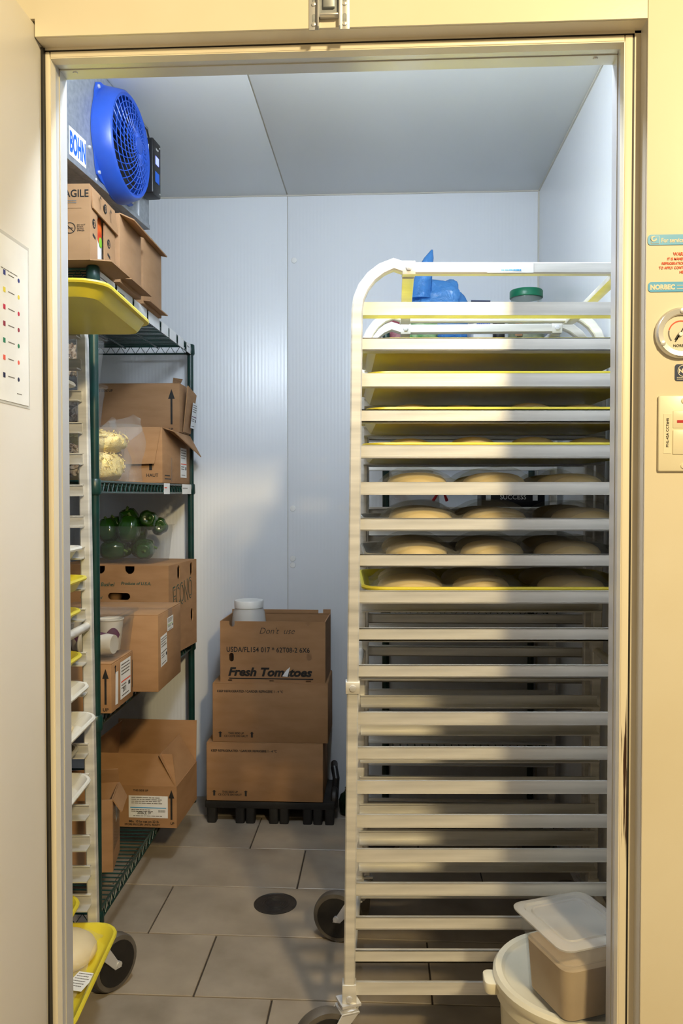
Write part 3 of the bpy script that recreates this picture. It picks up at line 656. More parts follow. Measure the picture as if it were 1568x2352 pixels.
for i in range(1, 9):
    z = zr_[i] - .0285 + RW + .0005
    yel = i in (1, 2, 3, 4, 8)
    cx = FDX / 2 + L1 / 2 + lean1(z) + random.uniform(-.004, .004)
    c = in_rack1(cx, W1 / 2, z)
    h = (.0315 if i > 1 else .0275) if yel else .024
    nm = ordn[i - 1]
    tray(('yellow plastic bakery tray, %s of the trays in the dough rack' if yel else 'grey bakery tray full of dough, %s of the trays in the dough rack') % nm, c, RZ1, 'yellow_tray' if yel else 'grey_tray', .648, .455, h, 'trays in the dough rack')
    if i in px_rows:
        balls = []
        r = .058 if len(px_rows[i][0]) == 4 else .075
        for row, yy in ((0, W1 / 2 - .115), (1, W1 / 2 + .095)):
            for q in px_rows[i][0]:
                wp = PY(q, tops[i] - 20, YR + .13); lx = (wp - Vector((pl.x, YR, 0))); lx = (M1.transposed() @ lx).x + (row * random.uniform(.0, .02))
                lx = max(min(lx, cx + .212), cx - .212)
                if row and lx > cx + .2: lx = cx + .2
                balls.append((lx - cx, yy - W1 / 2))
                rr_ = r * random.uniform(.95, 1.05)
                if i == 8 and row == 0 and q == 1107: rr_ *= .86
                dough('pale round dough ball under film on the %s tray of the dough rack' % nm, in_rack1(lx, yy, z + .003), rr_, .046 * random.uniform(.94, 1.05), 'dough balls on the %s tray' % nm, rz=random.uniform(0, 6))
        if i >= 5:
            film('clear plastic wrap over the dough on the %s tray of the dough rack' % nm, in_rack1(cx, W1 / 2, z + .011), RZ1, .60, .385, balls, 0, 'plastic wraps in the dough rack', seed=i)
ML = Matrix.Rotation(RZL, 3, 'Z')
def left_tray(slot, px, py, m, desc, extra=0, h=.03, Yc=None, grp='trays in the rack by the green shelf', D_=.434):
    z = zl[slot] - .0285 + RW + .0005
    Yc = Yc or YL - .012; a = RZL + R(max(-.6, min(.6, extra)))
    q = PY(px, py, Yc) + Vector((.010, 0, 0))   # far right rim corner
    c, s = math.cos(a), math.sin(a); W_ = .655
    cx, cy = q.x - (W_ / 2 * c - D_ / 2 * s), q.y - (W_ / 2 * s + D_ / 2 * c)
    cy = ll[1] + W3 / 2 * math.cos(RZL) + (cx - ll[0] + W3 / 2 * math.sin(RZL)) * math.tan(RZL)   # centred between the rails
    return tray(desc, (cx, cy, z), a, m, W_, D_, h, grp), Vector((cx, cy, z)), a
tr, c, a = left_tray(0, 356, 735, 'yellow_tray', 'yellow plastic tray pulled far out at the top of the rack by the green shelf', -4, Yc=2.03)
left_tray(2, 181, 884, 'white_tray', 'cream plastic tray in the rack, level with the upper mushroom tub', 2, .036)
left_tray(7, 196, 1252, 'white_tray', 'empty white tray directly above three yellow trays in the rack', 2)
left_tray(8, 206, 1322, 'yellow_tray', 'yellow tray just under the empty white tray in the rack', 3, .034)
_, c9, a9 = left_tray(9, 192, 1393, 'yellow_tray', 'yellow tray just above the round cross bar of the rack', 3)
_, c10, a10 = left_tray(10, 195, 1490, 'yellow_tray', 'yellow tray just below the round cross bar of the rack', 3)
wt = []
for slot, px, py, d_ in ((11, 210, 1562, 'white wrapped tray of dough, upper one of the white trays below the yellow ones'), (12, 225, 1633, 'white wrapped tray with a paper label, second of those below the yellow ones'),
                         (13, 188, 1708, 'cream tray pushed back between two white wrapped trays'), (14, 214, 1768, 'white wrapped tray, lowest of the white trays in the rack')):
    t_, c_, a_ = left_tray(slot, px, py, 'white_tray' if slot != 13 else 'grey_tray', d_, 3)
    wt.append((slot, c_, a_))
_, c18, a18 = left_tray(18, 190, 2051, 'yellow_tray', 'yellow tray one slot above the lowest tray of the rack', 2)
_, c19, a19 = left_tray(19, 284, 2114, 'yellow_tray', 'yellow tray with a dough ball, lowest in the rack by the green shelf', 2, .032, Yc=2.03)
dq = Matrix.Rotation(-a19, 3, 'Z') @ (PZ(142, 2188, c19.z + .02) - c19)
for nm, c_, a_ in (('the yellow tray above the cross bar', c9, a9), ('the yellow tray below the cross bar', c10, a10), ('the lowest yellow tray', c19, a19)):
    film('crumpled clear wrap lying in %s' % nm, c_ + Vector((0, 0, .012)), a_, .585, .36, [(dq.x, dq.y)] if c_ is c19 else [], 0, 'wraps in the left rack', 50, 36, amp=.004, seed=len(nm))
for slot, c_, a_ in wt:
    if slot == 13: continue
    nm = {11: 'upper', 12: 'second', 14: 'lowest'}[slot]
    dough_sheet('flat pale dough sheet on the %s white tray' % nm, c_ + Vector((.01, .002, .0035)), a_, .54, .36)
    film('clear wrap over the flat dough on the %s white tray' % nm, c_ + Vector((0, 0, .0345)), a_, .60, .40, [], 0, 'wraps over the white trays', 50, 36, amp=.0022, seed=slot)
    if slot == 12:
        p = PY(160, 1697, 1.78)
        tg = box('paper_label', (-.035, .035, -.022, .022, 0, .0004), 'paper'); tg.location = (c_.x + .235, c_.y - .07, c_.z + .0385); tg.rotation_euler = (0, 0, a_ + .4)
        tag(tg, 'small white paper label on the second white wrapped tray', 'label'); lines(tg, ((-.03, .015, 0), (1, 0, 0), (0, 1, 0)), 0, 0, .055, 3, 'ink', .003, .009, .0006, 8)
q = PY(193, 2180, 1.86)
dough('large pale dough ball on the lowest yellow tray of the rack', (*PZ(142, 2188, c19.z + .02).xy, c19.z + .003), .080, .055, None, 'dough_pale')
tg = box('paper_label', (-.022, .022, -.034, .034, 0, .0004), 'paper'); tg.location = (*PZ(184, 2254, c19.z + .0185).xy, c19.z + .0185); tg.rotation_euler = (0, 0, a19 - .25)
tag(tg, 'small printed white label in the lowest yellow tray', 'label'); lines(tg, ((-.018, .028, 0), (1, 0, 0), (0, 1, 0)), 0, 0, .034, 6, 'ink_grey', .0025, .009, .0006, 9)
# ================================================================== WIRE SHELVING
def shelving(label, loc, rz, dx, dy, levels, height, front_axis, m='green_epoxy', foot='levelling_foot', wires='x'):
    # local: posts at (0,0),(0,dy),(-dx,0),(-dx,dy); front edge along x=0 (front_axis 'y') ; decks at z in levels
    t = thing('wire_shelving', label, 'shelving', loc, rz)
    for x in (0, -dx):
        for y in (0, dy):
            b = MB().tube([(x, y, .03), (x, y, height)], .0127, 14); b.lathe([(.0135, height - .002), (.0135, height + .004), (.008, height + .007)], 14, (x, y, 0))
            po = b.build('post', m, t)
            MB().lathe([(.016, 0), (.018, .004), (.012, .02), (.008, .034)], 14, (x, y, 0)).build('foot', m, po)
    for z in levels:
        sh = thing_part('shelf', t)
        b = MB(); n = int(dy / .026)
        for k in range(1, n): b.tube([(-dx, dy * k / n, z), (0, dy * k / n, z)], .0023, 4)
        for xx in (-dx * .25, -dx * .5, -dx * .75): b.tube([(xx, 0, z - .006), (xx, dy, z - .006)], .0032, 5)
        b.build('wire_deck', m, sh, 0, 2, 60)
        b = MB(); H = .030
        for (p0, p1) in (((0, 0), (0, dy)), ((-dx, 0), (-dx, dy)), ((0, 0), (-dx, 0)), ((0, dy), (-dx, dy))):
            p0, p1 = Vector((*p0, 0)), Vector((*p1, 0)); ln = (p1 - p0).length; k = int(ln / .02)
            b.tube([p0 + Vector((0, 0, z)), p1 + Vector((0, 0, z))], .0036, 6); b.tube([p0 + Vector((0, 0, z - H)), p1 + Vector((0, 0, z - H))], .0036, 6)
            b.tube([p0.lerp(p1, i / k) + Vector((0, 0, z - (H if i % 2 else 0))) for i in range(k + 1)], .0022, 4)
        b.build('edge_truss', m, sh, 0, 2, 60)
        for x in (0, -dx):
            for y in (0, dy): MB().lathe([(.0155, z - H - .006), (.0185, z - H), (.0175, z + .003), (.0145, z + .007)], 14, (x, y, 0)).build('collar', m, sh)
    return t
nf = PY(217, 1130, 2.17); ff = PY(438, 1130, 3.325)
SRZ = math.atan2(-(ff.x - nf.x), ff.y - nf.y); SLEN = math.hypot(ff.x - nf.x, ff.y - nf.y); SDX = .53
zs = [1.862, 1.298, .664, .130]
shelf = shelving('tall green wire shelving unit loaded with cartons along the left wall', (nf.x, nf.y, 0), SRZ, SDX, SLEN, zs, 1.857, 'y')
MS = Matrix.Rotation(SRZ, 3, 'Z')
def SH(x, y, z=0): return Vector((nf.x, nf.y, 0)) + MS @ Vector((x, y, z))
def sxy(p): return MS.transposed() @ (Vector(p) - Vector((nf.x, nf.y, 0)))
zk = {k: zs[k] + .0045 for k in range(4)}
# white price-strip tags on the front edges
def tagstrip(zi, y0, y1, mark=None):
    o = box('tag_holder', (.0042, .0052, y0, y1, zs[zi] - .034, zs[zi] + .004), 'paper', shelf)
    if mark: lines(o, ((.0052, y0 + .004, zs[zi] - .01), (0, 1, 0), (0, 0, 1)), 0, 0, (y1 - y0) * .5, 1, mark, .0035, .01, .0004, int(y0 * 100))
for y0, y1 in ((.02, .17), (.19, .34), (.36, .50), (.52, .66), (.685, .78), (.80, .90), (.93, 1.02), (1.07, 1.155)): tagstrip(0, y0, y1, 'ink_grey' if int(y0 * 50) % 2 else None)
tagstrip(1, .71, .79, 'ink_red'); tagstrip(1, .985, 1.155, 'ink_grey')
# ------------------------------------------------------------------ cartons
TH = .004
def panel_holes(b, P, u0, u1, v0, v1, holes):
    us = sorted({u0, u1} | {h[k] for h in holes for k in (0, 1)}); vs = sorted({v0, v1} | {h[k] for h in holes for k in (2, 3)})
    us = [u for u in us if u0 <= u <= u1]; vs = [v for v in vs if v0 <= v <= v1]
    for i in range(len(us) - 1):
        for j in range(len(vs) - 1):
            cu, cv = (us[i] + us[i + 1]) / 2, (vs[j] + vs[j + 1]) / 2
            if any(h[0] < cu < h[1] and h[2] < cv < h[3] for h in holes): continue
            P(b, us[i], us[i + 1], vs[j], vs[j + 1])
def slot_hole(u, v, wd, ht, n=5, top=True, bot=True):
    out = []; r = wd / 2 if ht >= wd else ht / 2
    if ht >= wd:
        out.append((u - wd / 2, u + wd / 2, v - ht / 2 + (r if bot else 0), v + ht / 2 - (r if top else 0)))
        for k in range(n):
            a0 = k / n; hw = r * math.sqrt(max(0, 1 - ((k + .5) / n) ** 2))
            if top: out.append((u - hw, u + hw, v + ht / 2 - r + r * a0, v + ht / 2 - r + r * (k + 1) / n))
            if bot: out.append((u - hw, u + hw, v - ht / 2 + r - r * (k + 1) / n, v - ht / 2 + r - r * a0))
    else:
        out.append((u - wd / 2 + r, u + wd / 2 - r, v - ht / 2, v + ht / 2))
        for k in range(n):
            a0 = k / n; hw = r * math.sqrt(max(0, 1 - ((k + .5) / n) ** 2))
            out.append((u + wd / 2 - r + r * a0, u + wd / 2 - r + r * (k + 1) / n, v - hw, v + hw)); out.append((u - wd / 2 + r - r * (k + 1) / n, u - wd / 2 + r - r * a0, v - hw, v + hw))
    return out
def carton(label, loc, size, rz=0, group=None, m='card', open_top=False, flaps=(), tape=True, holes_front=(), holes_right=(), open_right=False, name='carton'):
    t = thing(name, label, 'carton', loc, rz, group); x, y, z = size
    if not open_top and not open_right and not holes_front:
        box('box_body', (-x / 2, x / 2, -y / 2, y / 2, 0, z - .003), m, t, .0025)
        g = .0012
        box('flap', (-x / 2 + .001, x / 2 - .001, -y / 2 + .001, -g, z - .0035, z), m, t, .001); box('flap', (-x / 2 + .001, x / 2 - .001, g, y / 2 - .001, z - .0035, z), m, t, .001)
        if tape: box('tape', (-x / 2 - .0004, x / 2 + .0004, -.024, .024, z - .0002, z + .0004), 'clear_plastic', t)
    else:
        b = MB()
        b.box(-x / 2, x / 2, -y / 2, y / 2, 0, TH)
        panel_holes(b, lambda b, u0, u1, v0, v1: b.box(-x / 2 + u0, -x / 2 + u1, -y / 2, -y / 2 + TH, v0, v1), 0, x, TH, z, list(holes_front))
        b.box(-x / 2, x / 2, y / 2 - TH, y / 2, TH, z); b.box(-x / 2, -x / 2 + TH, -y / 2 + TH, y / 2 - TH, TH, z)
        if not open_right: panel_holes(b, lambda b, u0, u1, v0, v1: b.box(x / 2 - TH, x / 2, -y / 2 + u0, -y / 2 + u1, v0, v1), TH, y - TH, TH, z, list(holes_right))
        b.build('box_body', m, t, 0, 2, 0)
        if not open_top: box('lid_flaps', (-x / 2 + .001, x / 2 - .001, -y / 2 + .001, y / 2 - .001, z - .004, z + .0005), m, t, .001)
    for side, ang, ln, ins in flaps:
        flap(t, size, side, ang, ln, ins, m)
    return t
def flap(t, size, side, ang, ln, ins=0, m='card', z=None):
    x, y, zz = size; z = zz if z is None else z
    a = R(ang); c, s = math.cos(a), math.sin(a)     # 0 = straight up, + = folded outwards
    if side in ('front', 'back'):
        sg = -1 if side == 'front' else 1; yb = sg * (y / 2 - TH / 2)
        q = [(-x / 2 + .002, yb, z), (x / 2 - .002, yb, z), (x / 2 - .002 - ins, yb + sg * ln * s, z + ln * c), (-x / 2 + .002 + ins, yb + sg * ln * s, z + ln * c)]
    else:
        sg = 1 if side == 'right' else -1; xb = sg * (x / 2 - TH / 2)
        q = [(xb, -y / 2 + .002, z), (xb, y / 2 - .002, z), (xb + sg * ln * s, y / 2 - .002 - ins, z + ln * c), (xb + sg * ln * s, -y / 2 + .002 + ins, z + ln * c)]
    return MB().plate(q, .0035).build('flap', m, t)
def shipping_label(t, fr, u, v, wd, ht, stripe='ink_red', seed=1, code=None, ang=0):
    st = decal(t, fr, u, v, wd, ht, 'paper', 'shipping_label', off=.0006, ang=ang)
    f2 = ((-wd / 2, -ht / 2, .0004), (1, 0, 0), (0, 1, 0))
    lines(st, f2, wd * .07, ht * .93, wd * .86, 4, 'ink_grey', ht * .03, ht * .085, .0004, seed)
    decal(st, f2, wd / 2, ht * .46, wd * .92, ht * .035, stripe, 'stripe', off=.0003, t=.0002)
    if code: text(st, f2, wd * .22, ht * .17, code, ht * .15, 'ink', bold=.0002, off=.0005)
    lines(st, f2, wd * .07, ht * .38, wd * .55, 2, 'ink_grey', ht * .03, ht * .075, .0004, seed + 3)
    b = MB()
    for k in range(9): b.box(wd * (.76 + .02 * k), wd * (.768 + .02 * k), ht * .26, ht * .37, 0, .0002)
    o = b.build('barcode', 'ink', st, 0, 2, 0); o.matrix_local = fmat(f2, 0, 0, .0004)
    lines(st, f2, wd * .12, ht * .10, wd * .75, 1, 'ink_grey', ht * .03, ht * .06, .0004, seed + 7)
    return st
# --- top shelf: three cartons
def on_shelf(k, x_right, y0, y1, wd): return SH(x_right - wd / 2, (y0 + y1) / 2, zk[k])
za = zk[0]
pA = PZ(207, 600, za); a_ = sxy(pA)
sA = (.36, .205, PY(207, 425, pA.y).z - za)
A = carton('kraft carton marked FRAGILE with numbered circles, first on the top shelf', on_shelf(0, a_.x, a_.y, a_.y + .205, .36) + Vector((0, 0, .004)), sA, SRZ, None, 'card_pale', open_right=True)
fA, rA = face(sA, 'front'), face(sA, 'right')
text(A, fA, .36 - .093, sA[2] - .034, 'FRAGILE', .027, 'ink', bold=.0004, sx=.9)
lines(A, fA, .36 - .085, sA[2] - .042, .05, 2, 'ink_grey', .0025, .005, .0008, 2)
MB().box(.36 - .30, .36 - .022, -.0006, .0004, 0, .0012).build('cut_line', 'card_cut', A).matrix_local = fmat(fA, 0, sA[2] - .062, 0) @ Matrix.Rotation(R(90), 4, 'X')
ring_mark(A, fA, .36 - .052, .082, .0125, .0145)
decal(A, fA, .36 - .052, .082, .027, .0018, 'ink', 'no_symbol_bar', ang=-45, off=.0006, t=.0002)
text(A, fA, .36 - .0625, .080, 'ECRASER', .0045, 'ink', off=.0005)
for k, tx in enumerate(('DO NOT', 'STACK', 'NE PAS', 'EMPILER')): text(A, fA, .36 - .034, .088 - k * .005, tx, .0055, 'ink', off=.0006)
# right side: partly cut-out front, tucked flap, white inner bag
box('side_wall', (sA[0] / 2 - TH, sA[0] / 2, -sA[1] / 2 + TH, -sA[1] / 2 + .058, TH, sA[2] - .002), 'card_pale', A)
box('side_wall', (sA[0] / 2 - TH, sA[0] / 2, -sA[1] / 2 + .118, sA[1] / 2 - TH, TH, sA[2] * .68), 'card_pale', A)
MB().plate([(sA[0] / 2 + .001, -sA[1] / 2 + .006, sA[2] - .002), (sA[0] / 2 + .006, -sA[1] / 2 + .012, sA[2] * .70), (sA[0] / 2 + .010, sA[1] / 2 + .003, sA[2] * .64), (sA[0] / 2 + .001, sA[1] / 2 - .002, sA[2] - .002)], .0035).build('flap', 'card_pale', A)
MB().plate([(sA[0] / 2 - .002, -sA[1] / 2 + .004, .004), (sA[0] / 2 + .05, -sA[1] / 2 + .02, .0035), (sA[0] / 2 + .05, sA[1] / 2 - .02, .0035), (sA[0] / 2 - .002, sA[1] / 2 - .004, .004)], .0035).build('flap', 'card_pale', A)
rA2 = ((sA[0] / 2 + .008, -sA[1] / 2, 0), (0, 1, 0), (0, 0, 1))
for u, tx, v in ((.030, '2', .102), (.150, '2', .085)):
    decal(A, rA, u, v, 0, 0, 'ink', 'number_disc', poly=[(.0125 * math.cos(k * math.pi / 10), .0125 * math.sin(k * math.pi / 10)) for k in range(20)], off=.0005)
    text(A, rA, u, v - .0075, tx, .021, 'card_pale', 'CENTER', bold=.0004, off=.0014)
    decal(A, rA, u, v - .033, .022, .007, 'ink', 'printed_arrow', ang=-15, off=.0005)
decal(A, rA2, .10, sA[2] * .84, 0, 0, 'ink', 'number_disc', poly=[(.0125 * math.cos(k * math.pi / 10), .0125 * math.sin(k * math.pi / 10)) for k in range(20)], off=.0002)
text(A, rA2, .10, sA[2] * .84 - .0075, '3', .021, 'card_pale', 'CENTER', bold=.0004, off=.0011)
arrow(A, rA2, .06, sA[2] * .86, .012, .038, thin=.6); arrow(A, rA2, .145, sA[2] * .82, .012, .038, thin=.6)
box('inner_pack', (-sA[0] / 2 + .01, sA[0] / 2 - .012, -sA[1] / 2 + .03, sA[1] / 2 - .03, TH, sA[2] - .03), 'paper', A, .006)
decal(A, ((sA[0] / 2 - .012, 0, 0), (0, 1, 0), (0, 0, 1)), .004, sA[2] * .55, 0, 0, 'orange', 'fruit_picture', poly=[(.02 * math.cos(k * math.pi / 10), .036 * math.sin(k * math.pi / 10)) for k in range(20)], off=.0006)
decal(A, ((sA[0] / 2 - .012, 0, 0), (0, 1, 0), (0, 0, 1)), .012, sA[2] * .40, 0, 0, 'lime', 'fruit_picture', poly=[(.012 * math.cos(k * math.pi / 8), .014 * math.sin(k * math.pi / 8)) for k in range(16)], off=.0012)
yB0 = a_.y + .212; sB = (.36, .215, .196)
B = carton('plain kraft carton between two other cartons on the top shelf', on_shelf(0, a_.x + .012, yB0, yB0 + sB[1], .36), sB, SRZ, None, 'card_pale', tape=False)
flap(B, sB, 'right', 112, .042, .012, 'card_pale', sB[2] - .002)
flap(B, sB, 'right', 96, .036, .0, 'card_pale', .012)
yC0 = yB0 + sB[1] + .05; sC = (.36, .225, .215)
C = carton('kraft carton with an open side flap, last on the top shelf before the back wall', on_shelf(0, a_.x + .004, yC0, yC0 + sC[1], .36), sC, SRZ, None, 'card_pale', tape=False)
flap(C, sC, 'right', 108, .026, .01, 'card_pale', sC[2] - .002)
flap(C, sC, 'right', 96, .024, .0, 'card_pale', .010)
# --- second shelf
zb = zk[1]
pD = PX(373, 1100, nf.x - .018)
def shelf_y_at(px, py, xs):  # local y where the pixel ray meets the vertical plane x = xs of the shelf
    o = MS.transposed() @ (CAM - Vector((nf.x, nf.y, 0))); d = MS.transposed() @ ray(px, py); t = (xs - o.x) / d.x; return (o + d * t)
q0 = shelf_y_at(373, 1090, .0); q1 = shelf_y_at(438, 1090, .0)
sD = (.37, SLEN - .016 - q0.y, shelf_y_at(373, 981, .0).z - zb)
D = carton('open kraft carton with torn flaps and HAUT printed, under another carton', SH(-sD[0] / 2, q0.y + sD[1] / 2, zb), sD, SRZ, None, 'card', tape=False)
fD, rD = face(sD, 'front'), face(sD, 'right')
text(D, fD, sD[0] - .058, .022, 'HAUT', .016, 'ink', bold=.0002)
decal(D, fD, sD[0] - .042, .062, .010, .034, 'ink', 'printed_arrow')
MB().plate([(sD[0] / 2 - .128, -sD[1] / 2 - .004, sD[2]), (sD[0] / 2 - .134, -sD[1] / 2 - .018, .066), (sD[0] / 2 - .024, -sD[1] / 2 - .018, .068), (sD[0] / 2 - .004, -sD[1] / 2 - .004, sD[2])], .0035).build('flap', 'card', D)
MB().plate([(sD[0] / 2 - .21, -sD[1] / 2 - .003, sD[2] * .98), (sD[0] / 2 - .225, -sD[1] / 2 - .03, .112), (sD[0] / 2 - .14, -sD[1] / 2 - .024, .11), (sD[0] / 2 - .128, -sD[1] / 2 - .003, sD[2] * .98)], .0035).build('flap', 'card', D)
shipping_label(D, ((-sD[0] / 2, -sD[1] / 2 - .020, 0), (1, 0, 0), (0, 0, 1)), sD[0] - .152, .136, .044, .034, 'lime', 31, ang=6)
MB().plate([(sD[0] / 2 + .002, -sD[1] / 2 + .01, sD[2]), (sD[0] / 2 + .03, -sD[1] / 2 + .05, sD[2] - .010), (sD[0] / 2 + .045, sD[1] / 2 + .01, sD[2] - .085), (sD[0] / 2 + .004, sD[1] / 2 - .005, sD[2] - .004)], .0035).build('flap', 'card', D)
decal(D, rD, sD[1] * .30, .05, .02, .09, 'clear_plastic', 'tape'); shipping_label(D, rD, sD[1] * .74, .082, .10, .115, 'ink_red', 33)
lines(D, rD, .03, .03, .09, 2, 'ink', .004, .012, .0008, 12)
q0 = shelf_y_at(413, 990, .0); sE = (.40, SLEN - .016 - q0.y, shelf_y_at(413, 880, .0).z - (zb + sD[2]) - .001)
E_ = carton('kraft carton with a long black arrow, on top of the carton printed HAUT', SH(-sE[0] / 2, q0.y + sE[1] / 2, zb + sD[2] + .001), sE, SRZ, None, 'card', tape=False)
fE, rE = face(sE, 'front'), face(sE, 'right')
arrow(E_, fE, sE[0] - .032, sE[2] * .52, .026, sE[2] * .72, thin=.8); text(E_, fE, sE[0] - .042, .008, 'UP', .013, 'ink', bold=.0002)
text(E_, fE, sE[0] - .335, sE[2] - .032, 'THIS SIDE UP', .013, 'ink', bold=.0002)
MB().plate([(sE[0] / 2 + .006, -sE[1] / 2 + .04, .004), (sE[0] / 2 + .006, sE[1] / 2 - .01, .004), (sE[0] / 2 + .028, sE[1] / 2 + .005, sE[2] - .028), (sE[0] / 2 + .022, -sE[1] / 2 + .05, sE[2] - .004)], .004).build('flap', 'card', E_)
shipping_label(E_, ((sE[0] / 2 + .0175, -sE[1] / 2 + .10, .03), (0, 1, 0), (.11, 0, 1)), .045, .045, .085, .10, 'purple', 35)
MB().plate([(sE[0] / 2 - .03, -sE[1] / 2 + .01, sE[2]), (sE[0] / 2 - .002, -sE[1] / 2 + .02, sE[2]), (sE[0] / 2 + .0, -sE[1] / 2 + .05, sE[2] + .022), (sE[0] / 2 - .035, -sE[1] / 2 + .04, sE[2] + .026)], .003).build('flap', 'card_cut', E_)
# mushroom tubs
def lidded_tub(name, label, cat, loc, rz, size, group, lidh=.012, m='clear_plastic', taper=.012, lid=True, rim=.008):
    t = thing(name, label, cat, loc, rz, group); x, y, z = size
    b = MB(); tt_ = .002
    b.loft([rr(x - 2 * taper, y - 2 * taper, .02, 0), rr(x - .004, y - .004, .024, z * .80), rr(x, y, .024, z * .805), rr(x, y, .024, z - .004), rr(x + 2 * rim, y + 2 * rim, .026, z - .003), rr(x + 2 * rim, y + 2 * rim, .026, z),
            rr(x - 2 * tt_, y - 2 * tt_, .022, z), rr(x - 2 * tt_, y - 2 * tt_, .022, z * .80), rr(x - 2 * taper - 2 * tt_, y - 2 * taper - 2 * tt_, .018, .003)])
    b.build('tub_body', m, t, 0, 2, 40)
    if lid:
        MB().loft([rr(x + 2 * rim + .006, y + 2 * rim + .006, .028, z + .0005), rr(x + 2 * rim + .006, y + 2 * rim + .006, .028, z + .006), rr(x - .01, y - .01, .022, z + .007), rr(x - .018, y - .018, .02, z + .003 + lidh * 0)]).build('tub_lid', m, t, 0, 2, 40)
    return t
def mushroom_slices(label, loc, rz, size, n, seed):
    rn = random.Random(seed); b = MB()
    for k in range(n):
        r = rn.uniform(.010, .019); c = Vector((rn.uniform(-size[0] / 2 + r, size[0] / 2 - r), rn.uniform(-size[1] / 2 + r, size[1] / 2 - r), rn.uniform(r, size[2] - r)))
        if rn.random() < .55:   # show at the walls
            s = rn.randrange(3)
            if s == 0: c.y = -size[1] / 2 + .008
            elif s == 1: c.x = size[0] / 2 - .008
        M = Euler((rn.uniform(0, 6), rn.uniform(0, 6), rn.uniform(0, 6))).to_matrix()
        P = [(r * math.cos(a), r * .75 * math.sin(a)) for a in [R(x) for x in range(0, 181, 30)]] + [(-r * .3, -.001), (-r * .25, -r * .9), (r * .25, -r * .9), (r * .3, -.001)]
        b.loft([[c + M @ Vector((x, y, 0)) for x, y in P], [c + M @ Vector((x, y, .0035)) for x, y in P]])
    o = b.build('sliced_mushrooms', 'mushroom', None, 0, 2, 0, 'stuff'); o.location = loc; o.rotation_euler = (0, 0, rz); o['label'] = label; o['category'] = 'mushrooms'; return o
for nm, zt, hh, px in (('lower', zb, .0, 232), ('upper', None, 0, 236)):
    pass
tubx = shelf_y_at(228, 900, 0)
yT = .045
def tub_x(px, py, yy):
    o = MS.transposed() @ (CAM - Vector((nf.x, nf.y, 0))); d = MS.transposed() @ ray(px, py); t = (yy - o.y) / d.y; return o + d * t
rx = tub_x(247, 900, .20).x; tw = .24; td = .16
# a pallet tub stack: three tubs, the lowest behind the cheese bag
ztop = zb
heights = [.105, .150, .150]
z_ = zb
zt_list = [zb, tub_x(236, 1010, .12).z - .0, ]
th = .128
z2 = tub_x(232, 1015, .12).z; z1_ = z2 - th - .008
for k, (zz, nm) in enumerate(((zb, 'lowest'), (zb + th + .009, 'middle'), (zb + 2 * (th + .009), 'top'))):
    loc = SH(rx - tw / 2, .035 + td / 2, zz)
    t = lidded_tub('mushroom_tub', 'clear lidded tub of sliced mushrooms, %s of a stack of three' % nm, 'tub', loc, SRZ, (tw, td, th), 'stacked mushroom tubs', rim=.006)
    mushroom_slices('sliced brown mushrooms inside the %s clear tub' % nm, SH(rx - tw / 2, .035 + td / 2, zz + .004), SRZ, (tw - .044, td - .044, th - .02), 190, k)
    decal(t, ((tw / 2, -td / 2, 0), (0, 1, 0), (0, 0, 1)), td * .35, th * .42, .045, .055, 'paper', 'tub_label', ang=-12, off=.001)
    lines(t, ((tw / 2, -td / 2, 0), (0, 1, 0), (0, 0, 1)), td * .35 - .016, th * .42 + .02, .03, 5, 'ink_grey', .002, .007, .0022, 40 + k, ang=-12)
# grated-cheese bags
def blob(name, label, cat, loc, rz, rad, m, seed, amp=.12, nu=28, nv=18, flat=True, group=None, pinch=None):
    rn = random.Random(seed); ph = [(Vector((rn.gauss(0, 1), rn.gauss(0, 1), rn.gauss(0, 1))) * 2.2, rn.uniform(0, 6)) for _ in range(9)]
    loops = []
    for i in range(1, nv):
        th_ = math.pi * i / nv; lp = []
        for j in range(nu):
            f = 2 * math.pi * j / nu; d_ = Vector((math.sin(th_) * math.cos(f), math.sin(th_) * math.sin(f), -math.cos(th_)))
            k = 1 + amp * sum(math.sin(3 * d_.dot(a) + c_) for a, c_ in ph) / 4
            e = .65
            p = Vector([math.copysign(abs(d_[q]) ** e, d_[q]) * rad[q] * k for q in range(3)])
            if pinch and p.z > 0: s_ = 1 - pinch * (p.z / rad[2]); p.x *= s_; p.y *= s_
            if flat: p.z = max(p.z, -rad[2] * .92)
            p.z += rad[2] * .92; lp.append(p)
        loops.append(lp)
    o = MB().loft(loops).build(name, m, None, 0, 2, 80); o.location = loc; o.rotation_euler = (0, 0, rz)
    return tag(o, label, cat, group)
yc = .34
xr_ = tub_x(285, 1060, yc).x
b1 = blob('cheese_bag', 'bag of grated pale yellow cheese in front of the cartons, lying on the shelf', 'bag', SH(xr_ - .125, .315, zb), SRZ, (.124, .090, .048), 'cheese', 3, .06)
b1.rotation_euler = (R(0), 0, SRZ)
b2 = blob('cheese_bag', 'upper bag of grated cheese slumped on the lower cheese bag', 'bag', SH(xr_ - .115, .315, zb + .082), SRZ + .1, (.122, .080, .034), 'cheese', 5, .07)
b2.rotation_euler = (0, R(-3), SRZ)
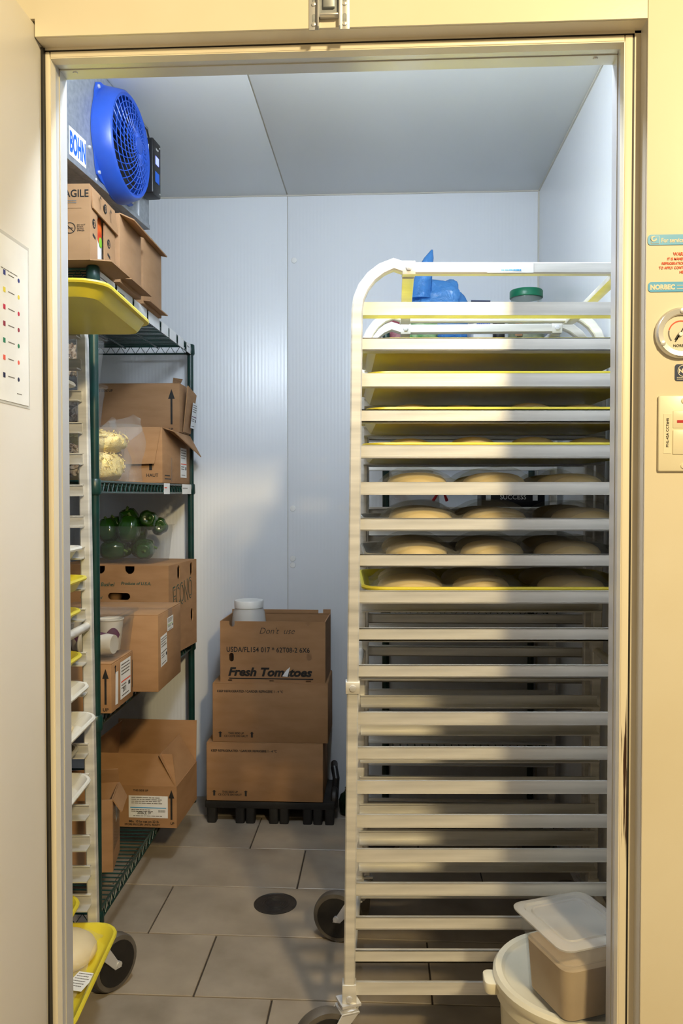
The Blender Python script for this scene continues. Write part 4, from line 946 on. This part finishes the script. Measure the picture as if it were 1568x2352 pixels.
def shreds(parent, n, seed, lo=-1):
    rn = random.Random(seed); b = MB(); vs = parent.data.vertices
    for _ in range(n):
        v = vs[rn.randrange(len(vs))]
        if v.normal.y > .5 or v.normal.z < -.2: continue
        c = v.co + v.normal * .001 + Vector((rn.gauss(0, .005), rn.gauss(0, .005), rn.gauss(0, .004)))
        t_ = v.normal.orthogonal().normalized(); t_.rotate(Matrix.Rotation(rn.uniform(0, 6.28), 3, v.normal) if v.normal.length > .5 else Matrix.Identity(3))
        l = rn.uniform(.006, .014); M = Matrix((t_, v.normal.cross(t_), v.normal)).transposed()
        b.obox(c, (l, .0026, .0022), M)
    return b.build('cheese_shreds', 'cheese', parent, 0, 2, 0, 'stuff')
shreds(b1, 900, 1); shreds(b2, 900, 2)
def sheet_bag(label, loc, rz, W_, H_, D_, m, seed, top=0, lean=0, group=None):
    rn = random.Random(seed); ph = [(rn.uniform(4, 14), rn.uniform(4, 14), rn.uniform(0, 6)) for _ in range(6)]
    b = MB()
    for s in (-1, 1):
        def fn(u, v):
            k = math.sin(math.pi * min(1, max(0, u))) ** .5; th_ = D_ / 2 * k * (math.cos(v * math.pi / 2) ** .6 if v < 1 else 0)
            w_ = W_ * (1 - .35 * top * v)
            wob = .012 * sum(math.sin(a * u + b_ * v + c_) for a, b_, c_ in ph) / 2
            return ((u - .5) * w_ + wob * v + lean * v * H_, s * th_ + wob, v * H_ * (1 + .06 * math.sin(7 * u + seed)))
        b.grid(fn, 20, 16)
    o = b.build('plastic_bag', m, None, 0, 2, 80); o.location = loc; o.rotation_euler = (0, 0, rz); return tag(o, label, 'bag', group)
zbag = sheet_bag('x', SH(xr_ - .125, .315, zb + .002), SRZ, .29, .165, .23, 'clear_bag', 2, 0, .12)
zbag.name = 'bag_film'
for k_ in ('label', 'category'): del zbag[k_]
zbag.parent = b1; zbag.matrix_parent_inverse = b1.matrix_basis.inverted()
sheet_bag('crumpled empty clear bag standing behind the grated cheese', SH(xr_ - .06, .46, zb + .002), SRZ, .17, .205, .10, 'clear_bag', 9, .6, .10)
zb2 = sheet_bag('small clear zip bag of grated cheese left of the larger cheese bags', SH(xr_ - .375, .33, zb), SRZ, .16, .16, .06, 'clear_bag', 4)
gcz = blob('grated_cheese', 'yellow grated cheese inside the small zip bag', 'cheese', SH(xr_ - .375, .33, zb + .002), SRZ, (.072, .022, .066), 'cheese', 8, .05)
for k_ in ('label', 'category'): del gcz[k_]
gcz.parent = zb2; gcz.matrix_parent_inverse = zb2.matrix_basis.inverted()
# --- third shelf
zc = zk[2]
q = sxy(PZ(253, 1642, zc)); q2 = sxy(PZ(311.6, 1599, zc)); dy_u = max(0, .021 - q.y); q.y += dy_u; q2.y += dy_u * .5
sU = (.22, q2.y - q.y, PY(254, 1524.6, SH(q.x, q.y).y).z - zc)
U = carton('small kraft carton with black UP arrow and white label, under the tub of cups', SH(q.x - sU[0] / 2, (q.y + q2.y) / 2, zc), sU, SRZ, None, 'card_dark', tape=False)
fU, rU = face(sU, 'front'), face(sU, 'right')
arrow(U, fU, sU[0] - .016, sU[2] * .54, .018, sU[2] * .72, thin=.9); text(U, fU, sU[0] - .024, .006, 'UP', .013, 'ink', bold=.0002)
decal(U, rU, sU[1] * .22, sU[2] * .44, .022, sU[2] * .66, 'paper', 'shipping_label', off=.0006, ang=-2); shipping_label(U, rU, sU[1] * .62, sU[2] * .52, .095, .105, 'ink_red', 41, '2511')
arrow(U, rU, sU[1] * .16, sU[2] * .84, .016, .024); decal(U, rU, sU[1] * .95, sU[2] * .5, .004, sU[2] * .6, 'ink', 'printed_line')
# tub of cups on it
zq = zc + sU[2] + .0005
tx0 = tub_x(261, 1518, q.y + .01).x
TB = (.23, .20, .118)
loc = SH(tx0 - TB[0] / 2 + .004, q.y + .012 + TB[1] / 2, zq)
tub = lidded_tub('cup_tub', 'clear rectangular tub holding white paper cups, on the small carton', 'tub', loc, SRZ, TB, None, lid=True, rim=.008)
def cup(label, loc, rot, group):
    t = thing('paper_cup', label, 'cup', loc, 0, group); t.rotation_euler = rot
    MB().lathe([(.026, 0), (.0265, .001), (.0365, .086), (.0385, .088), (.0385, .091), (.0365, .091), (.0355, .086), (.0255, .004)], 28).build('cup_body', 'cup', t)
    b = MB(); n = 10; vs = []
    for k in range(n + 1):
        a = R(-40 + 80 * k / n); hh_ = .022 * math.sin(math.pi * k / n) + .001
        for z in (.045 - hh_, .045 + hh_): r = .0268 + .0100 * z / .086 + .0006; vs.append((r * math.cos(a), r * math.sin(a), z))
    b.add(vs, [(2 * k, 2 * k + 2, 2 * k + 3, 2 * k + 1) for k in range(n)]); b.build('purple_emblem', 'purple', t)
    return t
def cupat(x, y, z, rot): p = SH(0, 0) ; return None
for (dx_, dy_, dz_, rot) in ((.106, -.050, .037, (0, R(-90), R(-8))), (.065, .046, .004, (0, 0, R(-60))), (-.020, .046, .004, (0, 0, R(-80))), (-.050, -.038, .004, (0, 0, R(-80)))):
    p = loc + MS @ Vector((dx_ - .01, dy_, dz_ + .004)); cup('white paper cup with a purple emblem inside the clear tub', p, rot, 'paper cups in the clear tub')
# mid carton
q = sxy(PZ(364, 1590, zc)); q2 = sxy(PZ(421, 1543, zc)); 
sM = (.36, q2.y - q.y, PY(354, 1412, SH(q.x, q.y).y).z - zc)
Mc = carton('tall kraft carton with two white labels, jutting out over the shelf edge', SH(q.x - sM[0] / 2, (q.y + q2.y) / 2, zc), sM, SRZ, None, 'card')
rM = face(sM, 'right')
shipping_label(Mc, rM, sM[1] * .22, sM[2] * .50, .075, .092, 'ink_grey', 51, ang=3); shipping_label(Mc, rM, sM[1] * .50, sM[2] * .80, .075, .042, 'lime', 53)
decal(Mc, rM, sM[1] * .5, sM[2] - .02, .05, .04, 'clear_plastic', 'tape')
# econo carton with hand holes
q = sxy(PZ(424, 1507, zc)); yq = q.y
xe = tub_x(394, 1400, yq).x
top_e = PY(389, 1298, SH(xe, yq).y).z
sX = (.43, SLEN - .020 - yq, top_e - zc)
hf = slot_hole(sX[0] - .262, sX[2] - .012, .036, .040, top=False) + slot_hole(sX[0] - .148, sX[2] - .012, .036, .040, top=False) + slot_hole(sX[0] - .19, sX[2] - .115, .085, .026)
hr = slot_hole(sX[1] * .34, sX[2] - .034, .03, .052) + slot_hole(sX[1] * .80, sX[2] - .034, .03, .052) + slot_hole(sX[1] * .82, sX[2] - .215, .03, .05)
X = carton('large produce carton with hand holes and ECONO in green, under the green peppers', SH(xe - sX[0] / 2 + .014, yq + sX[1] / 2 - .006, zc), sX, SRZ - R(6), None, 'card', holes_front=hf, holes_right=hr)
fX, rX = face(sX, 'front'), face(sX, 'right')
text(X, fX, sX[0] - .292, sX[2] - .078, '1/2 Bushel', .020, 'ink_green', bold=.0003, shear=.2); text(X, fX, sX[0] - .182, sX[2] - .072, 'Produce of U.S.A.', .016, 'ink_green', bold=.0003, shear=.2)
text(X, fX, sX[0] - .34, sX[2] - .098, '35L Canadian', .014, 'ink_green', bold=.0002, shear=.2); text(X, fX, sX[0] - .34, sX[2] - .125, 'United Limited', .014, 'ink_green', bold=.0002, shear=.2)
decal(X, fX, sX[0] - .305, sX[2] - .072, .020, .020, 'paper', 'price_sticker', ang=45)
text(X, rX, sX[1] * .5, sX[2] - .155, 'ECONO', .118, 'ink_green', 'CENTER', bold=.0022, ang=6, sx=.52)
text(X, ((sX[0] / 2 + .001, -sX[1] / 2, 0), (0, 1, 0), (0, 0, 1)), sX[1] * .5, sX[2] - .155, 'ECONO', .118, 'card', 'CENTER', bold=-.0016, ang=6, sx=.52, name='letter_inline')
decal(X, rX, sX[1] * .34, sX[2] - .20, .014, .010, 'paper', 'torn_sticker', ang=30)
# pepper tub
zp = zc + sX[2] + .001
q = sxy(PY(362, 1295, SH(0, yq + .03).y)); px_ = q.x
TP = (.265, .235, .140)
ploc = SH(px_ - TP[0] / 2, yq + .02 + TP[1] / 2, zp)
lidded_tub('pepper_tub', 'open clear plastic tub heaped with green peppers on the produce carton', 'tub', ploc, SRZ - R(7), TP, None, lid=False, rim=.006)
def pepper_mesh():
    n, mrows = 32, 14; loops = []
    for i in range(mrows + 1):
        v = i / mrows; r = .040 * (math.sin(math.pi * min(1, .10 + .86 * v ** .8)) ** .55) * (1.0 - .10 * (1 - v)); z = .095 * v
        if v > .86: z = .095 * (.86 + (v - .86) * .6) - .012 * ((v - .86) / .14) ** 2; r = .040 * (1 - ((v - .86) / .14) * .82) * .86
        lp = []
        for j in range(n):
            f = 2 * math.pi * j / n; k = 1 - .13 * abs(math.cos(2 * f)) ** 6 - .03 * math.sin(f)
            lp.append((r * k * math.cos(f), r * k * math.sin(f), z - .0475))
        loops.append(lp)
    me = MB().loft(loops).mesh('pepper_body', 0, 2, 80); me.materials.append(MATS['pepper']); return me
pm = pepper_mesh()
sm_ = MB().tube([(0, 0, .022), (.001, 0, .034), (.004, .002, .040), (.008, .003, .044)], [.010, .005, .0042, .0052], 10).mesh('stem'); sm_.materials.append(MATS['stem'])
def pepper(p, rot, s=1.0):
    t = thing('green_pepper', 'glossy green bell pepper heaped in the clear tub', 'pepper', p, 0, 'green peppers in the tub'); t.rotation_euler = rot; t.scale = (s, s, s)
    link('pepper_body', pm, None, t); link('stem', sm_, None, t)
for x, y, z, rx_, ry_, s in ((-.035, -.050, .042, 0, 90, 1.0), (.066, -.044, .043, 95, 0, .95), (-.045, .022, .040, 20, 86, .95), (.03, .045, .045, 0, 85, 1.0), (-.062, -.04, .112, 10, 10, 1.0), (-.068, .030, .118, -8, 8, .95),
                             (.012, -.040, .118, 8, -6, 1.12), (-.012, .018, .140, 10, -14, 1.1), (.062, .0, .142, 80, 20, 1.0), (.080, .055, .118, 80, 60, .9), (.012, .050, .104, 60, 10, .9), (-.055, .046, .078, 60, 10, .85)):
    pepper(ploc + Matrix.Rotation(SRZ - R(7), 3, 'Z') @ Vector((x * 1.14, y * 1.15, z * 1.14)), (R(rx_), R(ry_), random.uniform(0, 6) if abs(rx_) < 50 and abs(ry_) < 50 else R(10)), s * 1.06)
# printed carton at the back, seen through the rack
q = tub_x(150, 1330, .30)
sN = (.30, .30, .33)
Nn = carton('carton with a printed dated label, seen between the trays of the rack', SH(-.38, .145, zc), (.26, .20, .36), SRZ, None, 'card_dark', tape=False)
shipping_label(Nn, face((.26, .20, .36), 'front'), .16, .27, .15, .13, 'ink_red', 61, 'DC 11')
# --- bottom shelf
zd = zk[3]
q = sxy(PZ(410, 1901, zd)); q2 = sxy(PZ(438, 1838, zd)); 
sO = (.30, q2.y - q.y + .02, .118)
sO = (.30, sO[1], PY(397, 1806, SH(q.x, q.y).y).z - zd)
O = carton('open kraft carton with upright flaps and a dated white label on the bottom shelf', SH(q.x - sO[0] / 2, q.y + sO[1] / 2, zd), sO, SRZ + R(-2), None, 'card_dark', open_top=True)
flap(O, sO, 'front', -14, .105, .02, 'card_dark'); flap(O, sO, 'back', 4, .15, 0, 'card_dark'); flap(O, sO, 'right', -30, .12, .01, 'card_dark'); flap(O, sO, 'left', -8, .15, .01, 'card_dark')
fO = face(sO, 'front')
shipping_label(O, fO, sO[0] - .098, sO[2] * .50, .135, .075, 'teal', 71, '2026 JL 07')
arrow(O, fO, sO[0] - .018, sO[2] * .56, .020, sO[2] * .72, thin=.9); text(O, fO, sO[0] - .022, .012, 'UP', .011, 'ink', bold=.0002)
text(O, fO, sO[0] - .15, sO[2] - .018, 'THIS SIDE UP', .009, 'ink', bold=.0002); text(O, fO, sO[0] - .165, .016, 'Min. 10 kg net wt 22 lb', .011, 'ink', bold=.0002); text(O, fO, sO[0] - .18, .006, 'STORE FROZEN UNTIL READY', .009, 'ink', bold=.0002)
q = sxy(PZ(254.6, 2010, zd))
sP = (.22, .155, PY(262, 1815, SH(q.x, q.y + .1).y).z - zd)
Pn = carton('small open kraft carton with a torn clear-taped side, beside the dated carton', SH(q.x - sP[0] / 2 - .012, q.y + sP[1] / 2, zd), sP, SRZ + R(10), None, 'card', open_top=True)
flap(Pn, sP, 'right', 150, .05, .01, 'card'); flap(Pn, sP, 'left', -5, .06, .01, 'card'); flap(Pn, sP, 'back', -20, .05, .0, 'card')
decal(Pn, face(sP, 'right'), sP[1] * .5, sP[2] * .55, sP[1] * .8, sP[2] * .6, 'clear_plastic', 'tape'); decal(Pn, face(sP, 'right'), sP[1] * .5, sP[2] * .72, .03, .06, 'paper', 'torn_sticker', ang=12)
Qn = carton('dark stained carton on the bottom shelf behind the small open carton', SH(-.42, .24, zd), (.24, .30, .30), SRZ, None, 'card_dark', tape=False)
lines(Qn, face((.24, .30, .30), 'front'), .05, .12, .16, 3, 'ink', .012, .03, .0008, 75); decal(Qn, face((.24, .30, .30), 'front'), .06, .2, .07, .12, 'paper', 'sticker')

# ================================================================== STACK ON THE DOLLY
fl0 = PY(492, 1898, 3.1); Yd = 3.115
dx0, dx1 = PY(470, 1860, Yd).x, PY(768, 1860, Yd).x
dl = thing('plastic_dolly', 'low black plastic dunnage base with many short feet under the cartons', 'dunnage rack', ((dx0 + dx1) / 2, Yd, 0))
dw = dx1 - dx0; DD = .262; DH = PY(600, 1840, Yd).z
b = MB().box(-dw / 2, dw / 2, 0, DD, .058, DH - .002)
b.build('deck', 'dolly_plastic', dl, .005)
for yy in (0, DD - .05):
    for k, fx in enumerate((-.90, -.46, -.30, .06, .22, .58, .74, .92)):
        x = fx * dw / 2
        b = MB().loft([rr(.034, .045, .008, 0, c=(x, yy + .026)), rr(.038, .049, .010, .06, c=(x, yy + .026))]); b.build('foot', 'dolly_plastic', dl)
MB().lathe([(.035, -.012), (.042, -.006), (.042, .006), (.035, .012)], 20, (dw / 2 - .004, .06, .085), rotm('Y', 90)).build('side_wheel', 'black_rubber', dl)
MB().tube([(dw / 2 - .006, .10, .06), (dw / 2, .10, .15), (dw / 2 - .008, .12, .18), (dw / 2 - .012, .18, .18)], .014, 10).build('handle', 'black_plastic', dl)
def stack_carton(label, tl, br, Y, depth, m='card_dark', **kw):
    p0 = PY(*tl, Y); p1 = PY(*br, Y)
    size = (p1.x - p0.x, depth, p0.z - p1.z)
    return (p0.x + p1.x) / 2, p1.z, size
x1, z1b, s1 = stack_carton('', (474, 1702), (741.5, 1841), Yd, .25)
z1b = DH
G1 = carton('plain carton printed keep refrigerated, lower of two, on the black dolly', (x1, Yd - .003 + .125, z1b), s1, 0, 'keep refrigerated cartons', 'card_dark')
x2, z2b, s2 = stack_carton('', (487.5, 1561.5), (753, 1701.5), Yd, .25)
z2b = z1b + s1[2] + .0005
G2 = carton('plain carton printed keep refrigerated, under the tomato carton', (x2, Yd + .125, z2b), s2, 0, 'keep refrigerated cartons', 'card_dark')
for Gc, s in ((G1, s1), (G2, s2)):
    f = face(s, 'front')
    text(Gc, f, .018, s[2] - .036, 'KEEP REFRIGERATED / GARDER REFRIGERE 1 - 4 °C', .0125, 'ink', bold=.0003, sx=.90)
    arrow(Gc, f, .030, .030, .017, .022, thin=1.2); arrow(Gc, f, .152, .030, .017, .022, thin=1.2)
    text(Gc, f, .091, .031, 'THIS SIDE UP', .0105, 'ink', 'CENTER', bold=.0002); text(Gc, f, .091, .020, 'CE COTE EN HAUT', .0105, 'ink', 'CENTER', bold=.0002)
x3, z3b, s3 = stack_carton('', (506, 1415), (748.5, 1558), Yd + .008, .235)
z3b = z2b + s2[2] + .0005
W3_ = s3[0]
h3 = slot_hole(.044, s3[2] * .41, .018, .033) + slot_hole(W3_ - .062, s3[2] * .43, .020, .030) + slot_hole(.046, s3[2] - .010, .020, .022, top=False) + slot_hole(W3_ - .066, s3[2] - .008, .016, .018, top=False)
h3 += [(.03, .046, TH, .010), (W3_ * .47, W3_ * .51, TH, .010), (W3_ - .075, W3_ - .055, TH, .010)]
T = carton('open carton printed Fresh Tomatoes with Don\'t use handwritten, on top of the stack', (x3, Yd + .008 + .1175, z3b), s3, R(-1), None, 'card_dark', open_top=True, holes_front=h3)
f3 = face(s3, 'front')
text(T, f3, .030, .026, 'Fresh Tomatoes', .044, 'ink', bold=.0018, shear=.25, sx=1.10)
decal(T, f3, W3_ / 2 - .006, .0155, W3_ * .80, .004, 'ink', 'printed_rule')
text(T, f3, .024, s3[2] * .50, 'USDA/FL154 017 * 62T08-2 6X6', .0270, 'ink', bold=.0004, sx=.84, spacing=1.05)
text(T, f3, .150, s3[2] * .80, "Don't  use", .034, 'ink', shear=.3, sx=.95, bold=-.0004)
decal(T, f3, .258, .032, 0, 0, 'paper', 'torn_sticker', poly=[(-.018, -.006), (.002, -.008), (.012, .030), (.0, .020), (-.008, .010)], off=.0014)
box('back_panel_fold', (-W3_ / 2, W3_ / 2 - .05, .235 / 2 - .006, .235 / 2, s3[2] - .001, s3[2] + .014), 'card_dark', T)
box('back_panel_fold', (W3_ / 2 - .03, W3_ / 2, .235 / 2 - .006, .235 / 2, s3[2] - .001, s3[2] + .016), 'card_dark', T)
jx = PY(572, 1400, Yd + .09).x
J = thing('lidded_jar', 'clear round jar with a white screw lid standing inside the tomato carton', 'jar', (jx, Yd + .085, z3b + TH + .001))
jt = PY(572, 1378, Yd + .085).z - (z3b + TH + .001); jr = .058
MB().lathe([(jr * 1.05, 0), (jr * 1.14, .01), (jr * 1.16, jt - .085), (jr * 1.06, jt - .045), (jr * .94, jt - .03), (jr * .94, jt - .002), (jr * .90, jt - .002), (jr * .90, jt - .03), (jr * 1.1, jt - .085), (jr * 1.08, .012), (jr, .004)], 32).build('jar_body', 'cloudy_plastic', J)
MB().lathe([(jr * .98, jt - .028), (jr * .99, jt - .004), (jr * .95, jt), (.01, jt)], 32).build('jar_lid', 'white_plastic', J)
# dark green bottle-like jar on the floor behind the rack
p = PZ(784, 1868, 0.0)
gj = MB().lathe([(.028, 0), (.036, .006), (.040, .03), (.040, .055), (.034, .075), (.018, .088), (.015, .10), (.017, .104), (.010, .108)], 24).build('green_jar', 'dark_green_glass'); gj.location = (p.x + .03, min(p.y, 3.33), 0)
tag(gj, 'small dark green glass jar on the floor beside the black dolly', 'jar')

# ================================================================== SHELF BEHIND THE RACKS
bx0, bx1 = .0, .585
bs = shelving('green wire shelving at the back wall, behind the two aluminium racks', (bx1, 3.365, 0), R(90), .42, bx1 - bx0, [1.80, 1.185, .86, .35], 1.86, 'y')
zt = 1.80 + .0045
def P3(px, py, Y=3.12): return PY(px, py, Y)
def up(o, z): o.location.z = z; return o
p = P3(1208, 700); JR = .066
pj = thing('pickle_jar', 'big glass jar of yellow pickles with a green lid behind the racks', 'jar', (p.x, 3.12, zt)); jt = P3(1208, 668).z - zt
MB().lathe([(JR, 0), (JR * 1.04, .01), (JR * 1.04, jt - .075), (JR * .98, jt - .058), (JR * .86, jt - .046), (JR * .86, jt - .03), (JR * .84, jt - .03), (JR * .84, jt - .046), (JR * 1.0, jt - .076), (JR * 1.0, .012)], 32).build('glass_body', 'glass', pj)
MB().lathe([(JR * .9, .006), (JR * .98, .014), (JR * .98, jt - .08), (JR * .8, jt - .055), (.01, jt - .052)], 32).build('pickles', 'pickles', pj)
MB().lathe([(JR * .91, jt - .028), (JR * .92, jt - .026), (JR * .92, jt - .004), (JR * .88, jt), (.01, jt)], 36).build('jar_lid', 'green_lid', pj)
decal(pj, ((-.05, -JR * 1.05, 0), (1, 0, 0), (0, 0, 1)), .012, .07, .026, .07, 'card_pale', 'jar_label')
p = P3(1102, 750); mk = thing('milk_carton', 'white gable-top carton with a blue ridge between the blue bag and pickles', 'carton', (p.x, 3.10, zt), R(8))
hm = P3(1102, 690, 3.1).z - zt
box('carton_body', (-.036, .036, -.036, .036, 0, hm - .045), 'paper', mk, .001)
MB().add([(-.036, -.036, hm - .045), (.036, -.036, hm - .045), (.036, .036, hm - .045), (-.036, .036, hm - .045), (-.036, -.002, hm - .012), (.036, -.002, hm - .012), (.036, .002, hm - .012), (-.036, .002, hm - .012)], [(0, 1, 5, 4), (2, 3, 7, 6), (0, 4, 7, 3), (1, 2, 6, 5), (4, 5, 6, 7)]).build('gable', 'navy', mk)
box('ridge', (-.036, .036, -.002, .002, hm - .013, hm), 'navy', mk)
lines(mk, ((-.036, -.036, 0), (1, 0, 0), (0, 0, 1)), .012, .10, .05, 4, 'blue_ink', .006, .016, .0006, 81)
p = P3(1140, 750); bj = MB().lathe([(.019, 0), (.022, .005), (.022, .09), (.018, .10), (.018, .118), (.008, .12)], 24).build('black_jar', 'black_plastic'); bj.location = (p.x, 3.06, zt); tag(bj, 'small black lidded jar between the milk carton and the pickle jar', 'jar')
p = P3(1010, 700, 3.08)
blob('blue_bag', 'translucent blue plastic bag with a knotted top on the back shelf', 'bag', (p.x - .006, 3.13, zt), 0, (.104, .055, .130), 'blue_bag', 12, .12, 40, 26)
p2 = P3(962, 600, 3.10)
bt = MB().loft([[(p2.x + .03 * s_ * math.cos(a) + .012 * k, 3.10 + .02 * s_ * math.sin(a), z) for a in [2 * math.pi * j / 10 for j in range(10)]] for k, (s_, z) in enumerate(((1.6, zt + .185), (1.2, zt + .245), (.9, zt + .30), (.6, zt + .335), (.12, zt + .365)))]).build('bag_knot', 'blue_bag', None, 0, 2, 80)
bb = bpy.data.objects['blue_bag']; bt.parent = bb; bt.matrix_parent_inverse = bb.matrix_basis.inverted()
p = P3(893, 760, 3.05); blob('produce_bag', 'clear bag of red radicchio at the left end of the back shelf', 'bag', (p.x + .020, 3.06, zt), 0, (.036, .05, .050), 'produce_red', 14, .12)
p = P3(965, 760, 3.0); blob('produce_bag', 'clear bag of pale green lettuce in front of the blue bag', 'bag', (p.x + .008, 3.0, zt), 0, (.052, .04, .050), 'produce_green', 15, .12)
zt2 = 1.185 + .0045
p = P3(1182, 1150, 3.05); sb = thing('black_product_box', 'black box lettered SUCCESS on the shelf behind the racks', 'box', (p.x - .005, 3.13, zt2))
box('box_body', (-.115, .115, -.07, .07, 0, .098), 'black_plastic', sb, .002)
text(sb, ((-.115, -.07, 0), (1, 0, 0), (0, 0, 1)), .115, .055, 'SUCCESS', .024, 'paper', 'CENTER', off=.0008)
for u in (.025, .195): decal(sb, ((-.115, -.07, 0), (1, 0, 0), (0, 0, 1)), u, .060, .018, .02, 'paper', 'printed_panel')
p = P3(930, 1150, 3.08); sheet_bag('white shopping bag with a red handle beside the black lettered box', (p.x + .03, 3.08, zt2), 0, .20, .20, .14, 'white_bag', 21, .4)
MB().tube([(p.x + .10, 3.02, zt2 + .05), (p.x + .13, 3.0, zt2 + .10), (p.x + .15, 3.02, zt2 + .05)], .006, 8).build('bag_handle', 'red', bpy.data.objects[[o.name for o in bpy.data.objects if o.name.startswith('plastic_bag')][-1]]).matrix_parent_inverse = bpy.data.objects[[o.name for o in bpy.data.objects if o.name.startswith('plastic_bag')][-1]].matrix_basis.inverted()
zt3 = .86 + .0045
cr = thing('produce_crate', 'low green crate of dark produce deep behind the racks', 'crate', (.28, 3.14, zt3))
b = MB(); b.loft([rr(.46, .26, .02, 0), rr(.48, .28, .02, .10), rr(.47, .27, .02, .10), rr(.45, .25, .02, .006)]); b.build('crate_body', 'green_lid', cr)
for k, (x, y) in enumerate(((-.14, -.05), (-.03, -.06), (.08, -.05), (.17, .02), (-.08, .05), (.03, .05))):
    blob('eggplant', 'dark purple produce piled in the low green crate', 'produce', (.28 + x, 3.14 + y, zt3 + .012), k, (.05, .042, .04), 'purple', 90 + k, .04, group='produce in the green crate')

# ================================================================== FLOOR THINGS
# bucket with lid, and the square food pan on it
ZB_ = .318
bc = PY(1330, 2240, 1.635); BR_ = .168
bk = thing('white_bucket', 'round white plastic bucket with lid in front of the dough rack', 'bucket', (bc.x, 1.635, 0))
MB().lathe([(BR_ * .82, 0), (BR_ * .84, .004), (BR_ * .92, ZB_ - .045), (BR_ * .97, ZB_ - .044), (BR_ * .97, ZB_ - .02)], 56).build('bucket_body', 'bucket', bk)
MB().lathe([(BR_ * .985, ZB_ - .022), (BR_ * 1.0, ZB_ - .016), (BR_ * 1.0, ZB_ - .006), (BR_ * .97, ZB_ + .001), (BR_ * .90, ZB_), (BR_ * .87, ZB_ - .006), (BR_ * .85, ZB_ - .008), (.01, ZB_ - .008)], 56).build('bucket_lid', 'bucket', bk)
MB().loft([rr(.03, .05, .012, ZB_ - .035, c=(-BR_ - .004, 0)), rr(.032, .052, .012, ZB_ - .012, c=(-BR_ - .004, 0))]).build('lid_tab', 'bucket', bk, .003)
zl_ = ZB_ + .0013
pL, pF, pBk = PZ(1178, 2072, .470), PZ(1285, 2188, .470), PZ(1345, 2042, .470)
ax = (pBk - pL); ay = (pL - pF); rzp = math.atan2(ax.y, ax.x)
cx_, cy_ = (pF.x + pBk.x) / 2, (pF.y + pBk.y) / 2
fpw, fpd = ax.length, ay.length
HP = .470 - zl_ - .006
fp = thing('food_pan', 'clear square food pan with frosted lid half full of tan powder on the bucket', 'container', (cx_, cy_, zl_), rzp)
def pan(m, z0, z1, shrink, nm, open_=True):
    w0, d0 = fpw * .74 - shrink, fpd * .74 - shrink; w1, d1 = fpw * .86 - shrink, fpd * .86 - shrink
    k = lambda z: (w0 + (w1 - w0) * z / HP, d0 + (d1 - d0) * z / HP)
    b = MB()
    if open_:
        b.loft([rr(*k(z0), .02, z0), rr(*k(HP * .76), .024, HP * .76), rr(k(HP)[0] + .008, k(HP)[1] + .008, .026, HP * .78), rr(k(HP)[0] + .010, k(HP)[1] + .010, .026, HP - .003), rr(fpw * .97, fpd * .97, .026, HP - .002), rr(fpw * .97, fpd * .97, .026, HP),
                rr(k(HP)[0] + .006, k(HP)[1] + .006, .024, HP), rr(k(HP)[0] + .004, k(HP)[1] + .004, .024, HP * .79), rr(k(HP * .76)[0] - .005, k(HP * .76)[1] - .005, .022, HP * .76), rr(w0 - .005, d0 - .005, .018, .003)])
    else: b.loft([rr(*k(z0), .018, z0), rr(k(z1)[0], k(z1)[1], .022, z1), rr(k(z1)[0] - .02, k(z1)[1] - .02, .02, z1 + .006)])
    return b.build(nm, m, fp, 0, 2, 40)
pan('clear_plastic', .0003, HP, 0, 'pan_body'); pan('powder', .0035, HP * .66, .008, 'powder_fill', False)
MB().loft([rr(fpw, fpd, .024, HP + .0003), rr(fpw + .002, fpd + .002, .024, HP + .004), rr(fpw - .004, fpd - .004, .024, HP + .006), rr(fpw * .84, fpd * .84, .022, HP + .007), rr(fpw * .80, fpd * .80, .02, HP + .003), rr(fpw * .72, fpd * .72, .02, HP + .003),
           rr(fpw * .70, fpd * .70, .018, HP + .0055), rr(fpw * .68, fpd * .68, .018, HP + .0035)]).build('pan_lid', 'milky_plastic', fp, 0, 2, 40)
# floor drain
p = PZ(632, 2076, 0.0); dr = thing('floor_drain', 'round dark metal floor drain cover with concentric rings in the tiles', 'drain', (p.x, p.y, 0))
rD_ = .066
MB().lathe([(rD_, 0), (rD_, .0022), (rD_ * .94, .003), (rD_ * .92, .0016), (.005, .0016)], 48).build('drain_plate', 'drain', dr)
for k in (2, 3, 4, 5): MB().lathe([(rD_ * .12 * k, .0012), (rD_ * .12 * k + .001, .0030), (rD_ * .12 * k + .003, .0030), (rD_ * .12 * k + .004, .0012)], 40, cap0=False, cap1=False).build('drain_ring', 'drain', dr)
